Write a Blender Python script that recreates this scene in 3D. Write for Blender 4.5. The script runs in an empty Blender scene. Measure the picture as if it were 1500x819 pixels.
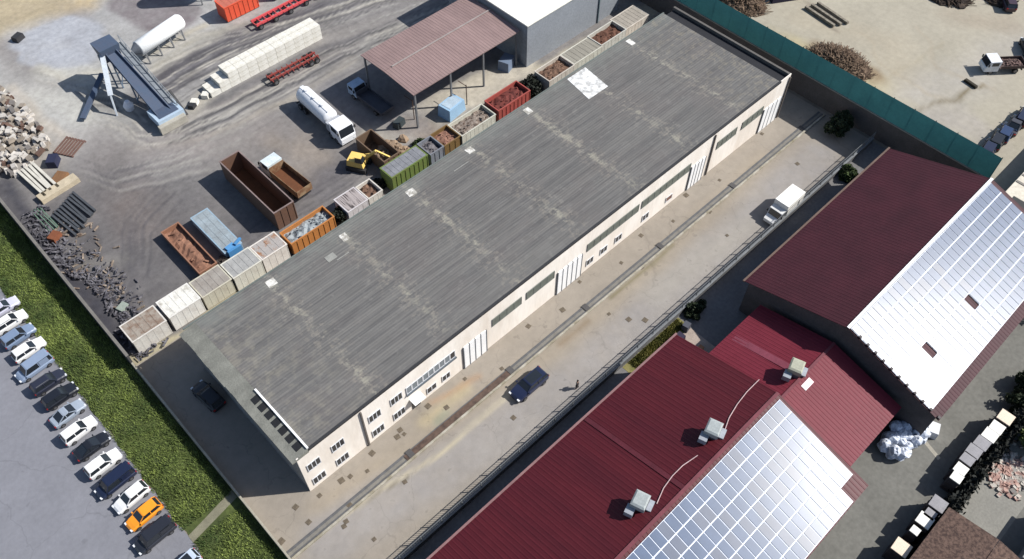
import bpy, math, random
import numpy as np
from mathutils import Vector, Matrix
random.seed(7); rng = np.random.default_rng(5)
C = bpy.context.scene.collection
PI = math.pi; R = math.radians
# ---------------------------------------------------------------- camera geometry (metres, +X along the long warehouse)
CAMH = 84.0; FPX = 1260.0; CAMY = -4.2
yaw, pit, rol = 0.7947896, 0.933284, 0.01148593
# site grid (as paced out) -> metric grid
XO = [-12.7,-4.45,3.8,9.15,28,47.5,59.2,72.3,77,92,98,112.6,122.1,129.9,147.4]; XN = [-12.4,-3.95,4.4,9.95,28.6,48.0,59.45,71.8,76.4,90.7,96.3,110.1,119.1,126.2,142.2]
YO = [-15.4,-11,-6.9,6.3,18.3,22.2,30.7,35,55,61.5,67,79.2,94.3,109.8,135.1]; YN = [-14.5,-10.2,-5.8,6.75,18.9,22.9,31.2,35.0,55.3,61.85,67.4,79.2,95.0,110.2,136.2]
def grid_map(v, a, b):
    v = np.asarray(v, float); r = np.interp(v, a, b)
    k0 = (b[1]-b[0])/(a[1]-a[0]); k1 = (b[-1]-b[-2])/(a[-1]-a[-2])
    return np.where(v < a[0], b[0]+(v-a[0])*k0, np.where(v > a[-1], b[-1]+(v-a[-1])*k1, r))
ZS = 1.05
cy, sy = math.cos(yaw), math.sin(yaw); cp, sp = math.cos(pit), math.sin(pit); cr, sr = math.cos(rol), math.sin(rol)
fw = Vector((cy*cp, sy*cp, -sp)); rt = Vector((sy, -cy, 0)); up = rt.cross(fw)
r2 = cr*rt + sr*up; u2 = -sr*rt + cr*up
def G(px, py, z=0.0):
    """ground point (height z) surveyed from the photograph"""
    d = r2*((px-750)/FPX) - u2*((py-409.5)/FPX) + fw
    t = (z*ZS-CAMH)/d.z
    return Vector((float(grid_map(d.x*t, XN, XO)), float(grid_map(d.y*t+CAMY, YN, YO)), z))
def lin(c):
    c = c/255.0
    return c/12.92 if c <= .04045 else ((c+.055)/1.055)**2.4
def A(r, g, b, k=.62): return (min(.88, lin(r)*k), min(.88, lin(g)*k), min(.88, lin(b)*k))
# ---------------------------------------------------------------- materials
MATS = {}
def nd(nt, t, **kw):
    n = nt.nodes.new(t)
    for k, v in kw.items(): setattr(n, k, v)
    return n
def M(name, col, rough=.8, metal=0, var=.25, scale=.8, bump=.0, col2=None, stretch=(1, 1, 1), spec=.4, thr=(.35, .68), emit=None, fine=.12):
    """paint, steel, concrete ... with two scales of wear noise"""
    if name in MATS: return MATS[name]
    m = bpy.data.materials.new(name); m.use_nodes = True; nt = m.node_tree; b = nt.nodes['Principled BSDF']
    tc = nd(nt, 'ShaderNodeTexCoord'); mp = nd(nt, 'ShaderNodeMapping'); mp.inputs['Scale'].default_value = stretch
    nt.links.new(tc.outputs['Object'], mp.inputs[0])
    n1 = nd(nt, 'ShaderNodeTexNoise'); n1.inputs['Scale'].default_value = scale; n1.inputs['Detail'].default_value = 6; n1.inputs['Roughness'].default_value = .62
    n2 = nd(nt, 'ShaderNodeTexNoise'); n2.inputs['Scale'].default_value = scale*9; n2.inputs['Detail'].default_value = 3
    nt.links.new(mp.outputs[0], n1.inputs[0]); nt.links.new(mp.outputs[0], n2.inputs[0])
    r = nd(nt, 'ShaderNodeValToRGB'); r.color_ramp.elements[0].position = thr[0]; r.color_ramp.elements[1].position = thr[1]
    c2 = col2 or tuple(min(.9, c*(1-var)) for c in col)
    r.color_ramp.elements[0].color = (*c2, 1); r.color_ramp.elements[1].color = (*col, 1)
    nt.links.new(n1.outputs[0], r.inputs[0])
    mr = nd(nt, 'ShaderNodeMapRange'); mr.inputs[1].default_value = .3; mr.inputs[2].default_value = .7; mr.inputs[3].default_value = 1-fine; mr.inputs[4].default_value = 1+fine
    nt.links.new(n2.outputs[0], mr.inputs[0])
    vm = nd(nt, 'ShaderNodeVectorMath', operation='SCALE'); nt.links.new(r.outputs[0], vm.inputs[0]); nt.links.new(mr.outputs[0], vm.inputs[3])
    nt.links.new(vm.outputs[0], b.inputs['Base Color'])
    b.inputs['Roughness'].default_value = rough; b.inputs['Metallic'].default_value = metal; b.inputs['Specular IOR Level'].default_value = spec
    if bump:
        bp = nd(nt, 'ShaderNodeBump'); bp.inputs['Strength'].default_value = bump; bp.inputs['Distance'].default_value = .05
        nt.links.new(n2.outputs[0], bp.inputs['Height']); nt.links.new(bp.outputs[0], b.inputs['Normal'])
    MATS[name] = m; return m
def painted(name, col, rust=.25, rough=.6): return M(name, col, rough, col2=tuple(c*(1-rust)+rust*d for c, d in zip(col, (.16, .08, .045))), scale=1.1, thr=(.3, .6), bump=.15)
def glass(name='window_glass', col=(.018, .022, .028), rough=.08):
    if name in MATS: return MATS[name]
    m = M(name, col, rough, var=.1, spec=.6); return m
def vcol(name, scale=1.2, amt=.13, bump=.3, rough=.95, fscale=14, patch=.0):
    """ground whose dirt, dust and tyre-track colours are stored per vertex, broken up by noise"""
    if name in MATS: return MATS[name]
    m = bpy.data.materials.new(name); m.use_nodes = True; nt = m.node_tree; b = nt.nodes['Principled BSDF']
    at = nd(nt, 'ShaderNodeAttribute', attribute_name='dirt'); tc = nd(nt, 'ShaderNodeTexCoord')
    acc = at.outputs['Color']
    for sc, am in ((scale*.12, amt), (scale, amt), (fscale, amt*.8)):
        n = nd(nt, 'ShaderNodeTexNoise'); n.inputs['Scale'].default_value = sc; n.inputs['Detail'].default_value = 5; n.inputs['Roughness'].default_value = .65
        nt.links.new(tc.outputs['Object'], n.inputs[0])
        mr = nd(nt, 'ShaderNodeMapRange'); mr.inputs[1].default_value = .3; mr.inputs[2].default_value = .7; mr.inputs[3].default_value = 1-am; mr.inputs[4].default_value = 1+am
        nt.links.new(n.outputs[0], mr.inputs[0])
        vm = nd(nt, 'ShaderNodeVectorMath', operation='SCALE'); nt.links.new(acc, vm.inputs[0]); nt.links.new(mr.outputs[0], vm.inputs[3]); acc = vm.outputs[0]
    nt.links.new(acc, b.inputs['Base Color']); b.inputs['Roughness'].default_value = rough; b.inputs['Specular IOR Level'].default_value = .2
    bp = nd(nt, 'ShaderNodeBump'); bp.inputs['Strength'].default_value = bump; bp.inputs['Distance'].default_value = .08
    nt.links.new(n.outputs[0], bp.inputs['Height']); nt.links.new(bp.outputs[0], b.inputs['Normal'])
    MATS[name] = m; return m
def cracks(m, scale=.14, width=.012, strength=.3, spots=.0):
    """thin wandering cracks and a few oil spots worn into a surface"""
    nt = m.node_tree; b = nt.nodes['Principled BSDF']; src = b.inputs['Base Color'].links[0].from_socket
    tc = nd(nt, 'ShaderNodeTexCoord'); n = nd(nt, 'ShaderNodeTexNoise'); n.inputs['Scale'].default_value = scale*4; n.inputs['Detail'].default_value = 4
    nt.links.new(tc.outputs['Object'], n.inputs[0]); ad = nd(nt, 'ShaderNodeVectorMath', operation='MULTIPLY_ADD'); ad.inputs[1].default_value = (3.2, 3.2, 0)
    nt.links.new(n.outputs['Color'], ad.inputs[0]); nt.links.new(tc.outputs['Object'], ad.inputs[2])
    v = nd(nt, 'ShaderNodeTexVoronoi', feature='DISTANCE_TO_EDGE'); v.inputs['Scale'].default_value = scale; nt.links.new(ad.outputs[0], v.inputs['Vector'])
    mr = nd(nt, 'ShaderNodeMapRange'); mr.inputs[1].default_value = 0; mr.inputs[2].default_value = width; mr.inputs[3].default_value = 1-strength; mr.inputs[4].default_value = 1; nt.links.new(v.outputs['Distance'], mr.inputs[0])
    vm = nd(nt, 'ShaderNodeVectorMath', operation='SCALE'); nt.links.new(src, vm.inputs[0]); nt.links.new(mr.outputs[0], vm.inputs[3]); out = vm.outputs[0]
    if spots:
        n2 = nd(nt, 'ShaderNodeTexNoise'); n2.inputs['Scale'].default_value = .9; n2.inputs['Detail'].default_value = 2; nt.links.new(tc.outputs['Object'], n2.inputs[0])
        m2 = nd(nt, 'ShaderNodeMapRange', interpolation_type='SMOOTHSTEP'); m2.inputs[1].default_value = .66; m2.inputs[2].default_value = .76; m2.inputs[3].default_value = 1; m2.inputs[4].default_value = 1-spots; nt.links.new(n2.outputs[0], m2.inputs[0])
        v2 = nd(nt, 'ShaderNodeVectorMath', operation='SCALE'); nt.links.new(out, v2.inputs[0]); nt.links.new(m2.outputs[0], v2.inputs[3]); out = v2.outputs[0]
    nt.links.new(out, b.inputs['Base Color']); return m
# ---------------------------------------------------------------- mesh builder
class MB:
    def __init__(s): s.v = []; s.f = []
    def add(s, vs, fs):
        o = len(s.v); s.v += [tuple(v) for v in vs]; s.f += [tuple(i+o for i in f) for f in fs]; return s
    def box(s, x0, x1, y0, y1, z0, z1):
        return s.add([(x0,y0,z0),(x1,y0,z0),(x1,y1,z0),(x0,y1,z0),(x0,y0,z1),(x1,y0,z1),(x1,y1,z1),(x0,y1,z1)],
                     [(0,3,2,1),(4,5,6,7),(0,1,5,4),(1,2,6,5),(2,3,7,6),(3,0,4,7)])
    def obox(s, c, sz, rot=(0, 0, 0)):
        m = Matrix.Translation(c) @ (Matrix.Rotation(rot[2], 4, 'Z') @ Matrix.Rotation(rot[1], 4, 'Y') @ Matrix.Rotation(rot[0], 4, 'X'))
        t = MB().box(-sz[0]/2, sz[0]/2, -sz[1]/2, sz[1]/2, -sz[2]/2, sz[2]/2)
        return s.add([m @ Vector(v) for v in t.v], t.f)
    def bar(s, a, b, w=.1, h=None):
        a = Vector(a); b = Vector(b); d = b-a; L = d.length
        if L < 1e-6: return s
        q = d.to_track_quat('X', 'Z').to_matrix().to_4x4(); h = h or w
        t = MB().box(0, L, -w/2, w/2, -h/2, h/2); m = Matrix.Translation(a) @ q
        return s.add([m @ Vector(v) for v in t.v], t.f)
    def cyl(s, a, b, r, r1=None, n=12, cap=True):
        a = Vector(a); b = Vector(b); r1 = r if r1 is None else r1
        q = (b-a).to_track_quat('Z', 'Y').to_matrix()
        vs = [a + q @ Vector((r*math.cos(2*PI*i/n), r*math.sin(2*PI*i/n), 0)) for i in range(n)] + [b + q @ Vector((r1*math.cos(2*PI*i/n), r1*math.sin(2*PI*i/n), 0)) for i in range(n)]
        fs = [(i, (i+1) % n, n+(i+1) % n, n+i) for i in range(n)]
        if cap: fs += [tuple(range(n))[::-1], tuple(range(n, 2*n))]
        return s.add(vs, fs)
    def lathe(s, axis_a, axis_b, prof, n=16):
        """prof: (t 0..1, radius)"""
        a = Vector(axis_a); b = Vector(axis_b); q = (b-a).to_track_quat('Z', 'Y').to_matrix(); vs = []
        for t, r in prof:
            c = a.lerp(b, t); vs += [c + q @ Vector((r*math.cos(2*PI*i/n), r*math.sin(2*PI*i/n), 0)) for i in range(n)]
        fs = [(k*n+i, k*n+(i+1) % n, (k+1)*n+(i+1) % n, (k+1)*n+i) for k in range(len(prof)-1) for i in range(n)]
        fs += [tuple(range(n))[::-1], tuple(range((len(prof)-1)*n, len(prof)*n))]
        return s.add(vs, fs)
    def prism(s, pts, z0, z1):
        n = len(pts); vs = [(p[0], p[1], z0) for p in pts]+[(p[0], p[1], z1) for p in pts]
        ar = sum(pts[i][0]*pts[(i+1) % n][1]-pts[(i+1) % n][0]*pts[i][1] for i in range(n))
        if ar < 0: vs = [(p[0], p[1], z0) for p in pts[::-1]]+[(p[0], p[1], z1) for p in pts[::-1]]
        return s.add(vs, [tuple(range(n))[::-1], tuple(range(n, 2*n))]+[(i, (i+1) % n, n+(i+1) % n, n+i) for i in range(n)])
    def sheet(s, pts, z):
        ar = sum(pts[i][0]*pts[(i+1) % len(pts)][1]-pts[(i+1) % len(pts)][0]*pts[i][1] for i in range(len(pts)))
        if ar < 0: pts = pts[::-1]
        return s.add([(p[0], p[1], z) for p in pts], [tuple(range(len(pts)))])
    def loft(s, secs):
        n = len(secs[0]); vs = [v for q in secs for v in q]
        fs = [(k*n+i, k*n+(i+1) % n, (k+1)*n+(i+1) % n, (k+1)*n+i) for k in range(len(secs)-1) for i in range(n)]
        fs += [tuple(range(n))[::-1], tuple(range((len(secs)-1)*n, len(secs)*n))]
        return s.add(vs, fs)
    def blob(s, c, r, jag=.3, n=7, m=5):
        vs = []
        for j in range(m+1):
            th = PI*j/m
            for i in range(n):
                k = 1+random.uniform(-jag, jag); ph = 2*PI*i/n
                vs.append((c[0]+r[0]*k*math.sin(th)*math.cos(ph), c[1]+r[1]*k*math.sin(th)*math.sin(ph), c[2]+r[2]*k*math.cos(th)))
        fs = [(j*n+i, (j+1)*n+i, (j+1)*n+(i+1) % n, j*n+(i+1) % n) for j in range(m) for i in range(n)]
        return s.add(vs, fs)
    def build(s, name, mat, parent=None, smooth=False, loc=None, rz=0):
        me = bpy.data.meshes.new(name); me.from_pydata(s.v, [], s.f); me.materials.append(mat)
        if smooth: me.polygons.foreach_set('use_smooth', [True]*len(me.polygons))
        me.validate(); me.update()
        o = bpy.data.objects.new(name, me); C.objects.link(o)
        if parent: o.parent = parent
        if loc is not None: o.location = loc
        o.rotation_euler[2] = rz
        return o
def tag(o, label=None, cat=None, group=None, kind=None):
    if label: o['label'] = label
    if cat: o['category'] = cat
    if group: o['group'] = group
    if kind: o['kind'] = kind
    return o
def thing(name, label, cat, loc=(0, 0, 0), rz=0, group=None):
    o = bpy.data.objects.new(name, None); C.objects.link(o); o.location = loc; o.rotation_euler = (0, 0, rz)
    o.empty_display_size = .5
    return tag(o, label, cat, group)
def copy_tree(o, parent=None):
    c = o.copy(); C.objects.link(c); c.parent = parent
    for ch in [x for x in o.children]: copy_tree(ch, c)
    return c
# ================================================================ GROUND
def grid_ground(name, x0, x1, y0, y1, step, z, base, strokes, mat, warp=1.2, fade=None):
    nx = int((x1-x0)/step)+1; ny = int((y1-y0)/step)+1
    X, Y = np.meshgrid(np.linspace(x0, x1, nx), np.linspace(y0, y1, ny))
    def vn(sc, seed):
        g = np.random.default_rng(seed).random((int((y1-y0)/sc)+3, int((x1-x0)/sc)+3))
        u = (X-x0)/sc; v = (Y-y0)/sc; i = u.astype(int); j = v.astype(int); a = u-i; b = v-j; a = a*a*(3-2*a); b = b*b*(3-2*b)
        return (g[j, i]*(1-a)+g[j, i+1]*a)*(1-b)+(g[j+1, i]*(1-a)+g[j+1, i+1]*a)*b
    wx = (vn(6, 1)-.5)*2*warp+(vn(2, 2)-.5)*warp; wy = (vn(6, 3)-.5)*2*warp+(vn(2, 4)-.5)*warp
    NZ = .6*vn(1.4, 11)+.4*vn(.6, 12)
    col = np.zeros((ny, nx, 3)); col[:] = base
    for pts, w, soft, c, st in strokes:
        P = [G(*p)[:2] for p in pts]; D = np.full(X.shape, 1e9); xx = X+wx; yy = Y+wy
        if len(P) == 1: P = P*2
        for (ax, ay), (bx, by) in zip(P[:-1], P[1:]):
            dx, dy = bx-ax, by-ay; l2 = dx*dx+dy*dy or 1e-9
            t = np.clip(((xx-ax)*dx+(yy-ay)*dy)/l2, 0, 1); D = np.minimum(D, np.hypot(xx-ax-t*dx, yy-ay-t*dy))
        k = np.clip((w/2+soft-D)/(soft*2), 0, 1); k = k*k*(3-2*k)*st; k = k*(.66+.6*NZ); k = np.clip(k, 0, 1)[..., None]
        col = col*(1-k)+np.array(c)*k
    me = bpy.data.meshes.new(name); V = np.stack([X.ravel(), Y.ravel(), np.full(X.size, z)], 1)
    idx = np.arange(nx*ny).reshape(ny, nx); F = np.stack([idx[:-1, :-1], idx[:-1, 1:], idx[1:, 1:], idx[1:, :-1]], -1).reshape(-1, 4)
    me.from_pydata(V.tolist(), [], F.tolist()); a = me.color_attributes.new('dirt', 'FLOAT_COLOR', 'POINT')
    a.data.foreach_set('color', np.concatenate([col.reshape(-1, 3), np.ones((nx*ny, 1))], 1).ravel()); me.materials.append(mat)
    o = bpy.data.objects.new(name, me); C.objects.link(o); return tag(o, kind='structure')
MB().sheet([(-3000, -3000), (3000, -3000), (3000, 3000), (-3000, 3000)], -.02).build('ground', M('earth', A(165, 156, 140), .95, scale=.05, var=.3, fine=.2)).__setitem__('kind', 'structure')
dust = A(184,183,180); dark = A(98, 96, 99); mid = A(132, 127, 125); pale = A(206,204,196); warm = A(165, 152, 140); bluish = A(172, 175, 182)
S = []
a = S.append
# broad tones
a(([(-40,140),(90,150),(200,60),(330,30)], 24, 8, A(184,183,180), .95))
a(([(120,200),(200,195),(330,150)], 6, 3, A(178,176,172), .9))
a(([(0,60),(120,130),(230,200)], 16, 8, dust, .8))
a(([(60,20),(250,0),(240,70)], 16, 6, A(184,183,182), .9))
a(([(0,10),(60,18),(110,0)], 9, 2, A(196,178,146), .9)); a(([(-60,30),(0,20)], 18, 3, A(192,178,150), .9))
a(([(35,60),(70,48),(110,70)], 7, 2.5, A(184,187,194), .9)); a(([(110,30),(130,60)], 5, 2, A(150,150,156), .7))
a(([(0,75),(40,95),(70,120)], 5, 3, A(152,146,143), .7))
a(([(70,108),(110,100),(130,112)], 3, 1.5, pale, .9)); a(([(60,140),(110,150),(150,190)], 5, 3, pale, .7))
a(([(205,0),(250,25)], 9, .8, A(142,134,136), .9))
a(([(240,95),(330,60),(440,20),(640,0)], 6, 2.5, A(172,171,168), .75))
a(([(235,100),(300,60),(360,44)], 3.6, .9, A(182,176,160), .6))
# dark tyre tracks between the block row and the plant
a(([(225,130),(300,88),(400,45),(520,0)], 6.5, 1.6, A(112,109,113), .9)); a(([(240,110),(300,80),(350,62)], 1.6, .6, A(88,86,90), .8))
a(([(215,150),(300,105)], 1.4, .5, A(96,94,98), .7)); a(([(350,55),(450,25)], 3, 1, A(105,102,106), .8)); a(([(260,118),(330,84)], .5, .4, A(165,160,150), .8))
a(([(345,68),(420,38),(500,10)], .7, .5, A(176,172,160), .8))
a(([(560,0),(700,-30)], 10, 5, A(140,135,134), .7)); a(([(470,60),(560,45)], 5, 3, A(165,160,155), .6))
a(([(236,128),(330,80)], .8, .3, A(84,82,86), .85)); a(([(250,135),(340,92)], .5, .25, A(92,90,94), .8)); a(([(228,120),(300,84),(390,48)], .5, .25, A(96,94,98), .8))
a(([(350,66),(400,48),(470,22)], 2.2, .6, A(118,115,118), .9)); a(([(362,48),(380,40),(420,36)], .6, .4, A(172,168,160), .8)); a(([(480,75),(540,48),(640,5)], 1.0, .5, A(120,116,118), .7)); a(([(470,95),(540,62)], .8, .4, A(176,172,164), .7)); a(([(300,160),(380,130),(430,105)], 1.2, .6, A(104,102,106), .7))
a(([(36,62),(60,50),(95,38),(130,45),(120,80),(80,88),(50,82)], 4.5, .7, A(186,189,196), .9)); a(([(20,130),(60,175),(100,205)], 1.5, .8, A(200,192,180), .8)); a(([(60,100),(100,112),(150,105)], 1.6, .8, A(204,200,188), .85)); a(([(185,90),(260,60),(300,40)], 1.5, .7, A(196,188,170), .8))
# main curved haul road
a(([(170,200),(300,190),(400,140),(540,70),(640,30)], 7, 3, A(156,153,150), .8))
a(([(190,170),(280,170),(380,130),(520,70)], 1.1, .5, A(132,127,126), .7)); a(([(200,180),(300,170),(420,110),(520,60)], 1.2, .6, A(172,166,160), .7)); a(([(195,215),(290,208),(420,150),(520,85)], 1.2, .8, A(182,174,160), .7))
a(([(310,150),(480,70),(540,50)], 1.3, .6, A(108,106,110), .7)); a(([(330,160),(500,80)], 1, .5, A(120,116,116), .6))
a(([(285,160),(300,143)], 2.5, 1, A(186,180,168), .8)); a(([(160,150),(230,165)], 4, 1.5, A(120,116,114), .5))
a(([(130,210),(200,250),(270,230)], 6, 3, A(158,152,150), .6)); a(([(150,240),(230,215),(330,215),(400,190)], 6, 3, A(158,150,145), .6))
# darker gravel toward the containers
a(([(150,300),(250,330),(200,420)], 17, 7, A(116,113,114), .85)); a(([(190,290),(210,330)], 6, 3, A(130,118,112), .5))
a(([(340,350),(480,260)], 5, 3, A(112,109,112), .8)); a(([(450,270),(560,200)], 3, 2, A(120,116,118), .7))
a(([(130,360),(110,430),(160,470)], 4, 2, A(92,89,90), .8)); a(([(460,200),(430,260)], 4, 2, A(155,146,138), .8)); a(([(400,210),(470,230)], 3, 1.5, A(160,150,140), .7))
a(([(105,390),(140,390),(180,380)], 1.5, 1, A(150,146,140), .5)); a(([(270,430),(330,400)], 2, 1, A(120,116,118), .6))
# strip of rubbish along the boundary wall
a(([(0,275),(60,360),(110,430),(175,505)], 3.5, 1, A(74,74,82), .85)); a(([(0,180),(60,230)], 7, 2, A(176,168,158), .7))
# pale sand under / beside the canopy
a(([(560,200),(680,140),(760,100)], 6, 1, A(206,198,182), .95)); a(([(590,180),(620,190)], 4, 1, A(168,146,122), .8)); a(([(620,215),(680,180)], 3, 1, A(190,178,160), .6))
a(([(800,105),(960,10)], 3.5, .6, A(196,188,168), .9)); a(([(575,80),(700,20)], 8, 2, A(120,118,120), .8)); a(([(490,140),(600,180)], 8, 3, A(138,136,138), .8))
a(([(205,530),(270,490),(400,400)], 2.4, .5, A(190,180,150), .9))
rs = random.Random(3)
def tracks(path, n, spread, cols, w=(.16, .4), st=(.35, .8)):
    for _ in range(n):
        ox, oy = rs.uniform(-spread, spread), rs.uniform(-spread, spread)*.7; i0 = rs.randrange(0, max(1, len(path)-2)); i1 = rs.randrange(i0+1, len(path)); seg = path[i0:i1+1]; c_ = rs.choice(cols); w_ = rs.uniform(*w); q_ = rs.uniform(*st)
        for dx, dy in ((0, 0), (9, 13)): S.append(([(x+ox+dx, y+oy+dy) for x, y in seg], w_, .16, c_, q_))
dk = [A(96,94,98), A(112,109,112), A(84,83,87)]; lt = [A(190,187,180), A(176,172,165), A(204,199,188)]
tracks([(150,170),(200,195),(260,190),(320,168),(380,135),(450,95),(520,62),(600,28),(680,0)], 26, 22, dk+lt)
tracks([(225,132),(280,102),(340,74),(410,46),(490,18),(560,-8)], 26, 20, dk+dk+lt)
tracks([(60,110),(110,120),(160,135),(200,170)], 8, 18, lt+dk[:1]); tracks([(200,95),(250,72),(300,50),(360,34)], 9, 10, lt)
tracks([(120,240),(170,255),(230,245),(300,225),(370,190),(430,160)], 10, 18, dk[:2]+lt[:2], st=(.25,.5)); tracks([(200,440),(190,380),(200,320),(240,270)], 8, 16, dk, st=(.25,.5)); tracks([(350,350),(410,310),(470,275),(530,235)], 6, 10, dk, st=(.3,.6))
grid_ground('yard_ground', 3.9, 110, 55.5, 140, .3, .004, A(142,138,136), S, vcol('gravel_dust', amt=.16, bump=.5), warp=.5)
# sandy lot beyond the green screen
S2 = []; a = S2.append
a(([(1130,60),(1250,110),(1330,150)], 5, 2, A(200,188,154), .9)); a(([(1180,30),(1300,60),(1340,120)], 6, 3, A(190,180,160), .7)); a(([(1330,150),(1420,110),(1500,60)], 6, 3, A(190,185,178), .6))
a(([(1290,165),(1350,160),(1400,140),(1430,120)], .6, .4, A(130,118,92), .9)); a(([(1300,172),(1340,166)], 1, .4, A(120,105,80), .8))
a(([(1330,180),(1400,170),(1440,200)], 5, 2, A(188,181,172), .8)); a(([(1180,10),(1225,42)], 1.4, .5, A(150,140,125), .8)); a(([(1200,5),(1240,35)], .8, .3, A(196,190,176), .8)); a(([(1200,75),(1280,115)], 4, 1.5, A(150,130,105), .9))
a(([(1380,60),(1300,130)], .6, .5, A(182,172,150), .6)); a(([(1340,40),(1380,100),(1450,130)], .7, .5, A(184,172,152), .5)); a(([(1260,50),(1300,100),(1380,140)], .6, .5, A(188,176,154), .5)); a(([(1390,20),(1480,40)], 5, 2, A(180,168,150), .6))
grid_ground('sand_ground', 98.95, 175, -30, 110, .5, .006, A(189,182,165), S2, vcol('sandy', amt=.09, bump=.3))
# concrete yard round the long warehouse
S3 = []; a = S3.append
a(([(470,740),(700,590),(900,440),(1120,230)], 2.5, 1.5, A(176,164,146), .7)); a(([(620,620),(680,570)], 1.5, 1, A(196,182,150), .8)); a(([(480,790),(800,590),(1000,420),(1200,230)], 5.5, 1.5, A(170,165,161), .9))
a(([(450,790),(620,680),(760,570)], .5, .3, A(206,196,172), .9)); a(([(520,745),(600,700)], .35, .2, A(120,112,90), .6)); a(([(820,500),(860,470)], .8, .4, A(150,132,110), .7)); a(([(895,435),(985,360)], .5, .3, A(132,124,90), .7))
a(([(1050,300),(1110,240)], .5, .4, A(140,132,110), .6)); a(([(700,660),(760,640)], 3, 2, A(176,171,166), .6)); a(([(960,430),(1100,330)], 3, 2, A(184,178,168), .7)); a(([(1000,400),(1050,360)], 2, 1.5, A(168,162,154), .5)); 
a(([(640,620),(652,606)], 1.0, .6, A(150,160,140), .5)); a(([(630,590),(700,550)], .7, .6, A(190,150,110), .5)); a(([(870,370),(900,350)], .8, .5, A(196,160,140), .5))
grid_ground('concrete_yard', 3.65, 98.0, 22.3, 60.4, .4, .012, A(170,161,149), S3, cracks(vcol('yard_concrete', amt=.08, bump=.15, scale=.9), .13, .008, .16, .22), warp=.3)
def struct(name, pts, z, mat): return tag(MB().sheet(pts, z).build(name, mat), kind='structure')
struct('far_yard', [(3.9,140), (3.9,260), (230,260), (230,55.5), (110,55.5), (110,140)], .003, M('far_gravel', A(160,156,152), .95, scale=.1))
asph = cracks(M('asphalt', A(149,150,158), .9, scale=.2, var=.14, bump=.3, fine=.06), .09, .006, .15, .2)
struct('car_park', [(-90, -60), (-2.2, -60), (-2.2, 140), (-90, 140)], .003, asph)
mk = MB()
for p, q in (((0,742),(18,735)), ((28,819),(34,800))): mk.bar(G(*p, .008), G(*q, .008), .1, .004)
struct('service_lane', [(3.0, 6), (98, 6), (98, 22.2), (3.0, 22.2)], .003, M('lane_asphalt', A(138,136,136), .92, scale=.3, var=.2, bump=.2))
struct('road', [(-10, -30), (99, -30), (99, 6), (-10, 6)], .005, M('road_asphalt', A(134,133,127), .92, scale=.22, var=.2, bump=.3))
gr_soil = M('grass_soil', A(100,112,56), .95, scale=.3, col2=A(62,74,38), bump=.5, fine=.25)
struct('grass_bank', [(3.55, 140), (3.55, -20)]+[(-2.25+.3*math.sin(k*1.7)*math.sin(k*.53)+random.uniform(-.1, .1), -20+k*1.0) for k in range(161)], .01, gr_soil)
struct('footpath', [(-2.2, 38.6), (3.5, 39.6), (3.5, 40.6), (-2.2, 39.5)], .02, M('path_concrete', A(150,146,124), .9, scale=.8, var=.25))
# grass blades
g = MB(); 
for i in range(42000):
    x = random.uniform(-2.35, 3.45); y = random.uniform(25, 100)
    if 38.5 < y < 40.3: continue
    k = .5+.5*math.sin(x*1.1+math.sin(y*.6)*2)*math.sin(y*.9+x*.4); h = random.uniform(.1, .3)*(1+.9*k); w = random.uniform(.02, .06); t = random.uniform(0, 2*PI)
    dx, dy = math.cos(t)*w, math.sin(t)*w; lx, ly = random.uniform(-.16, .16), random.uniform(-.16, .16)
    g.add([(x-dx, y-dy, 0), (x+dx, y+dy, 0), (x+lx, y+ly, h)], [(0, 1, 2)])
tag(g.build('grass', M('grass_blades', A(144,160,84,.8), .85, scale=.22, col2=A(74,96,48,.75), thr=(.38,.62), fine=.3)), 'green grass growing on the bank between car park and yard wall', 'grass', kind='stuff')
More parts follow.
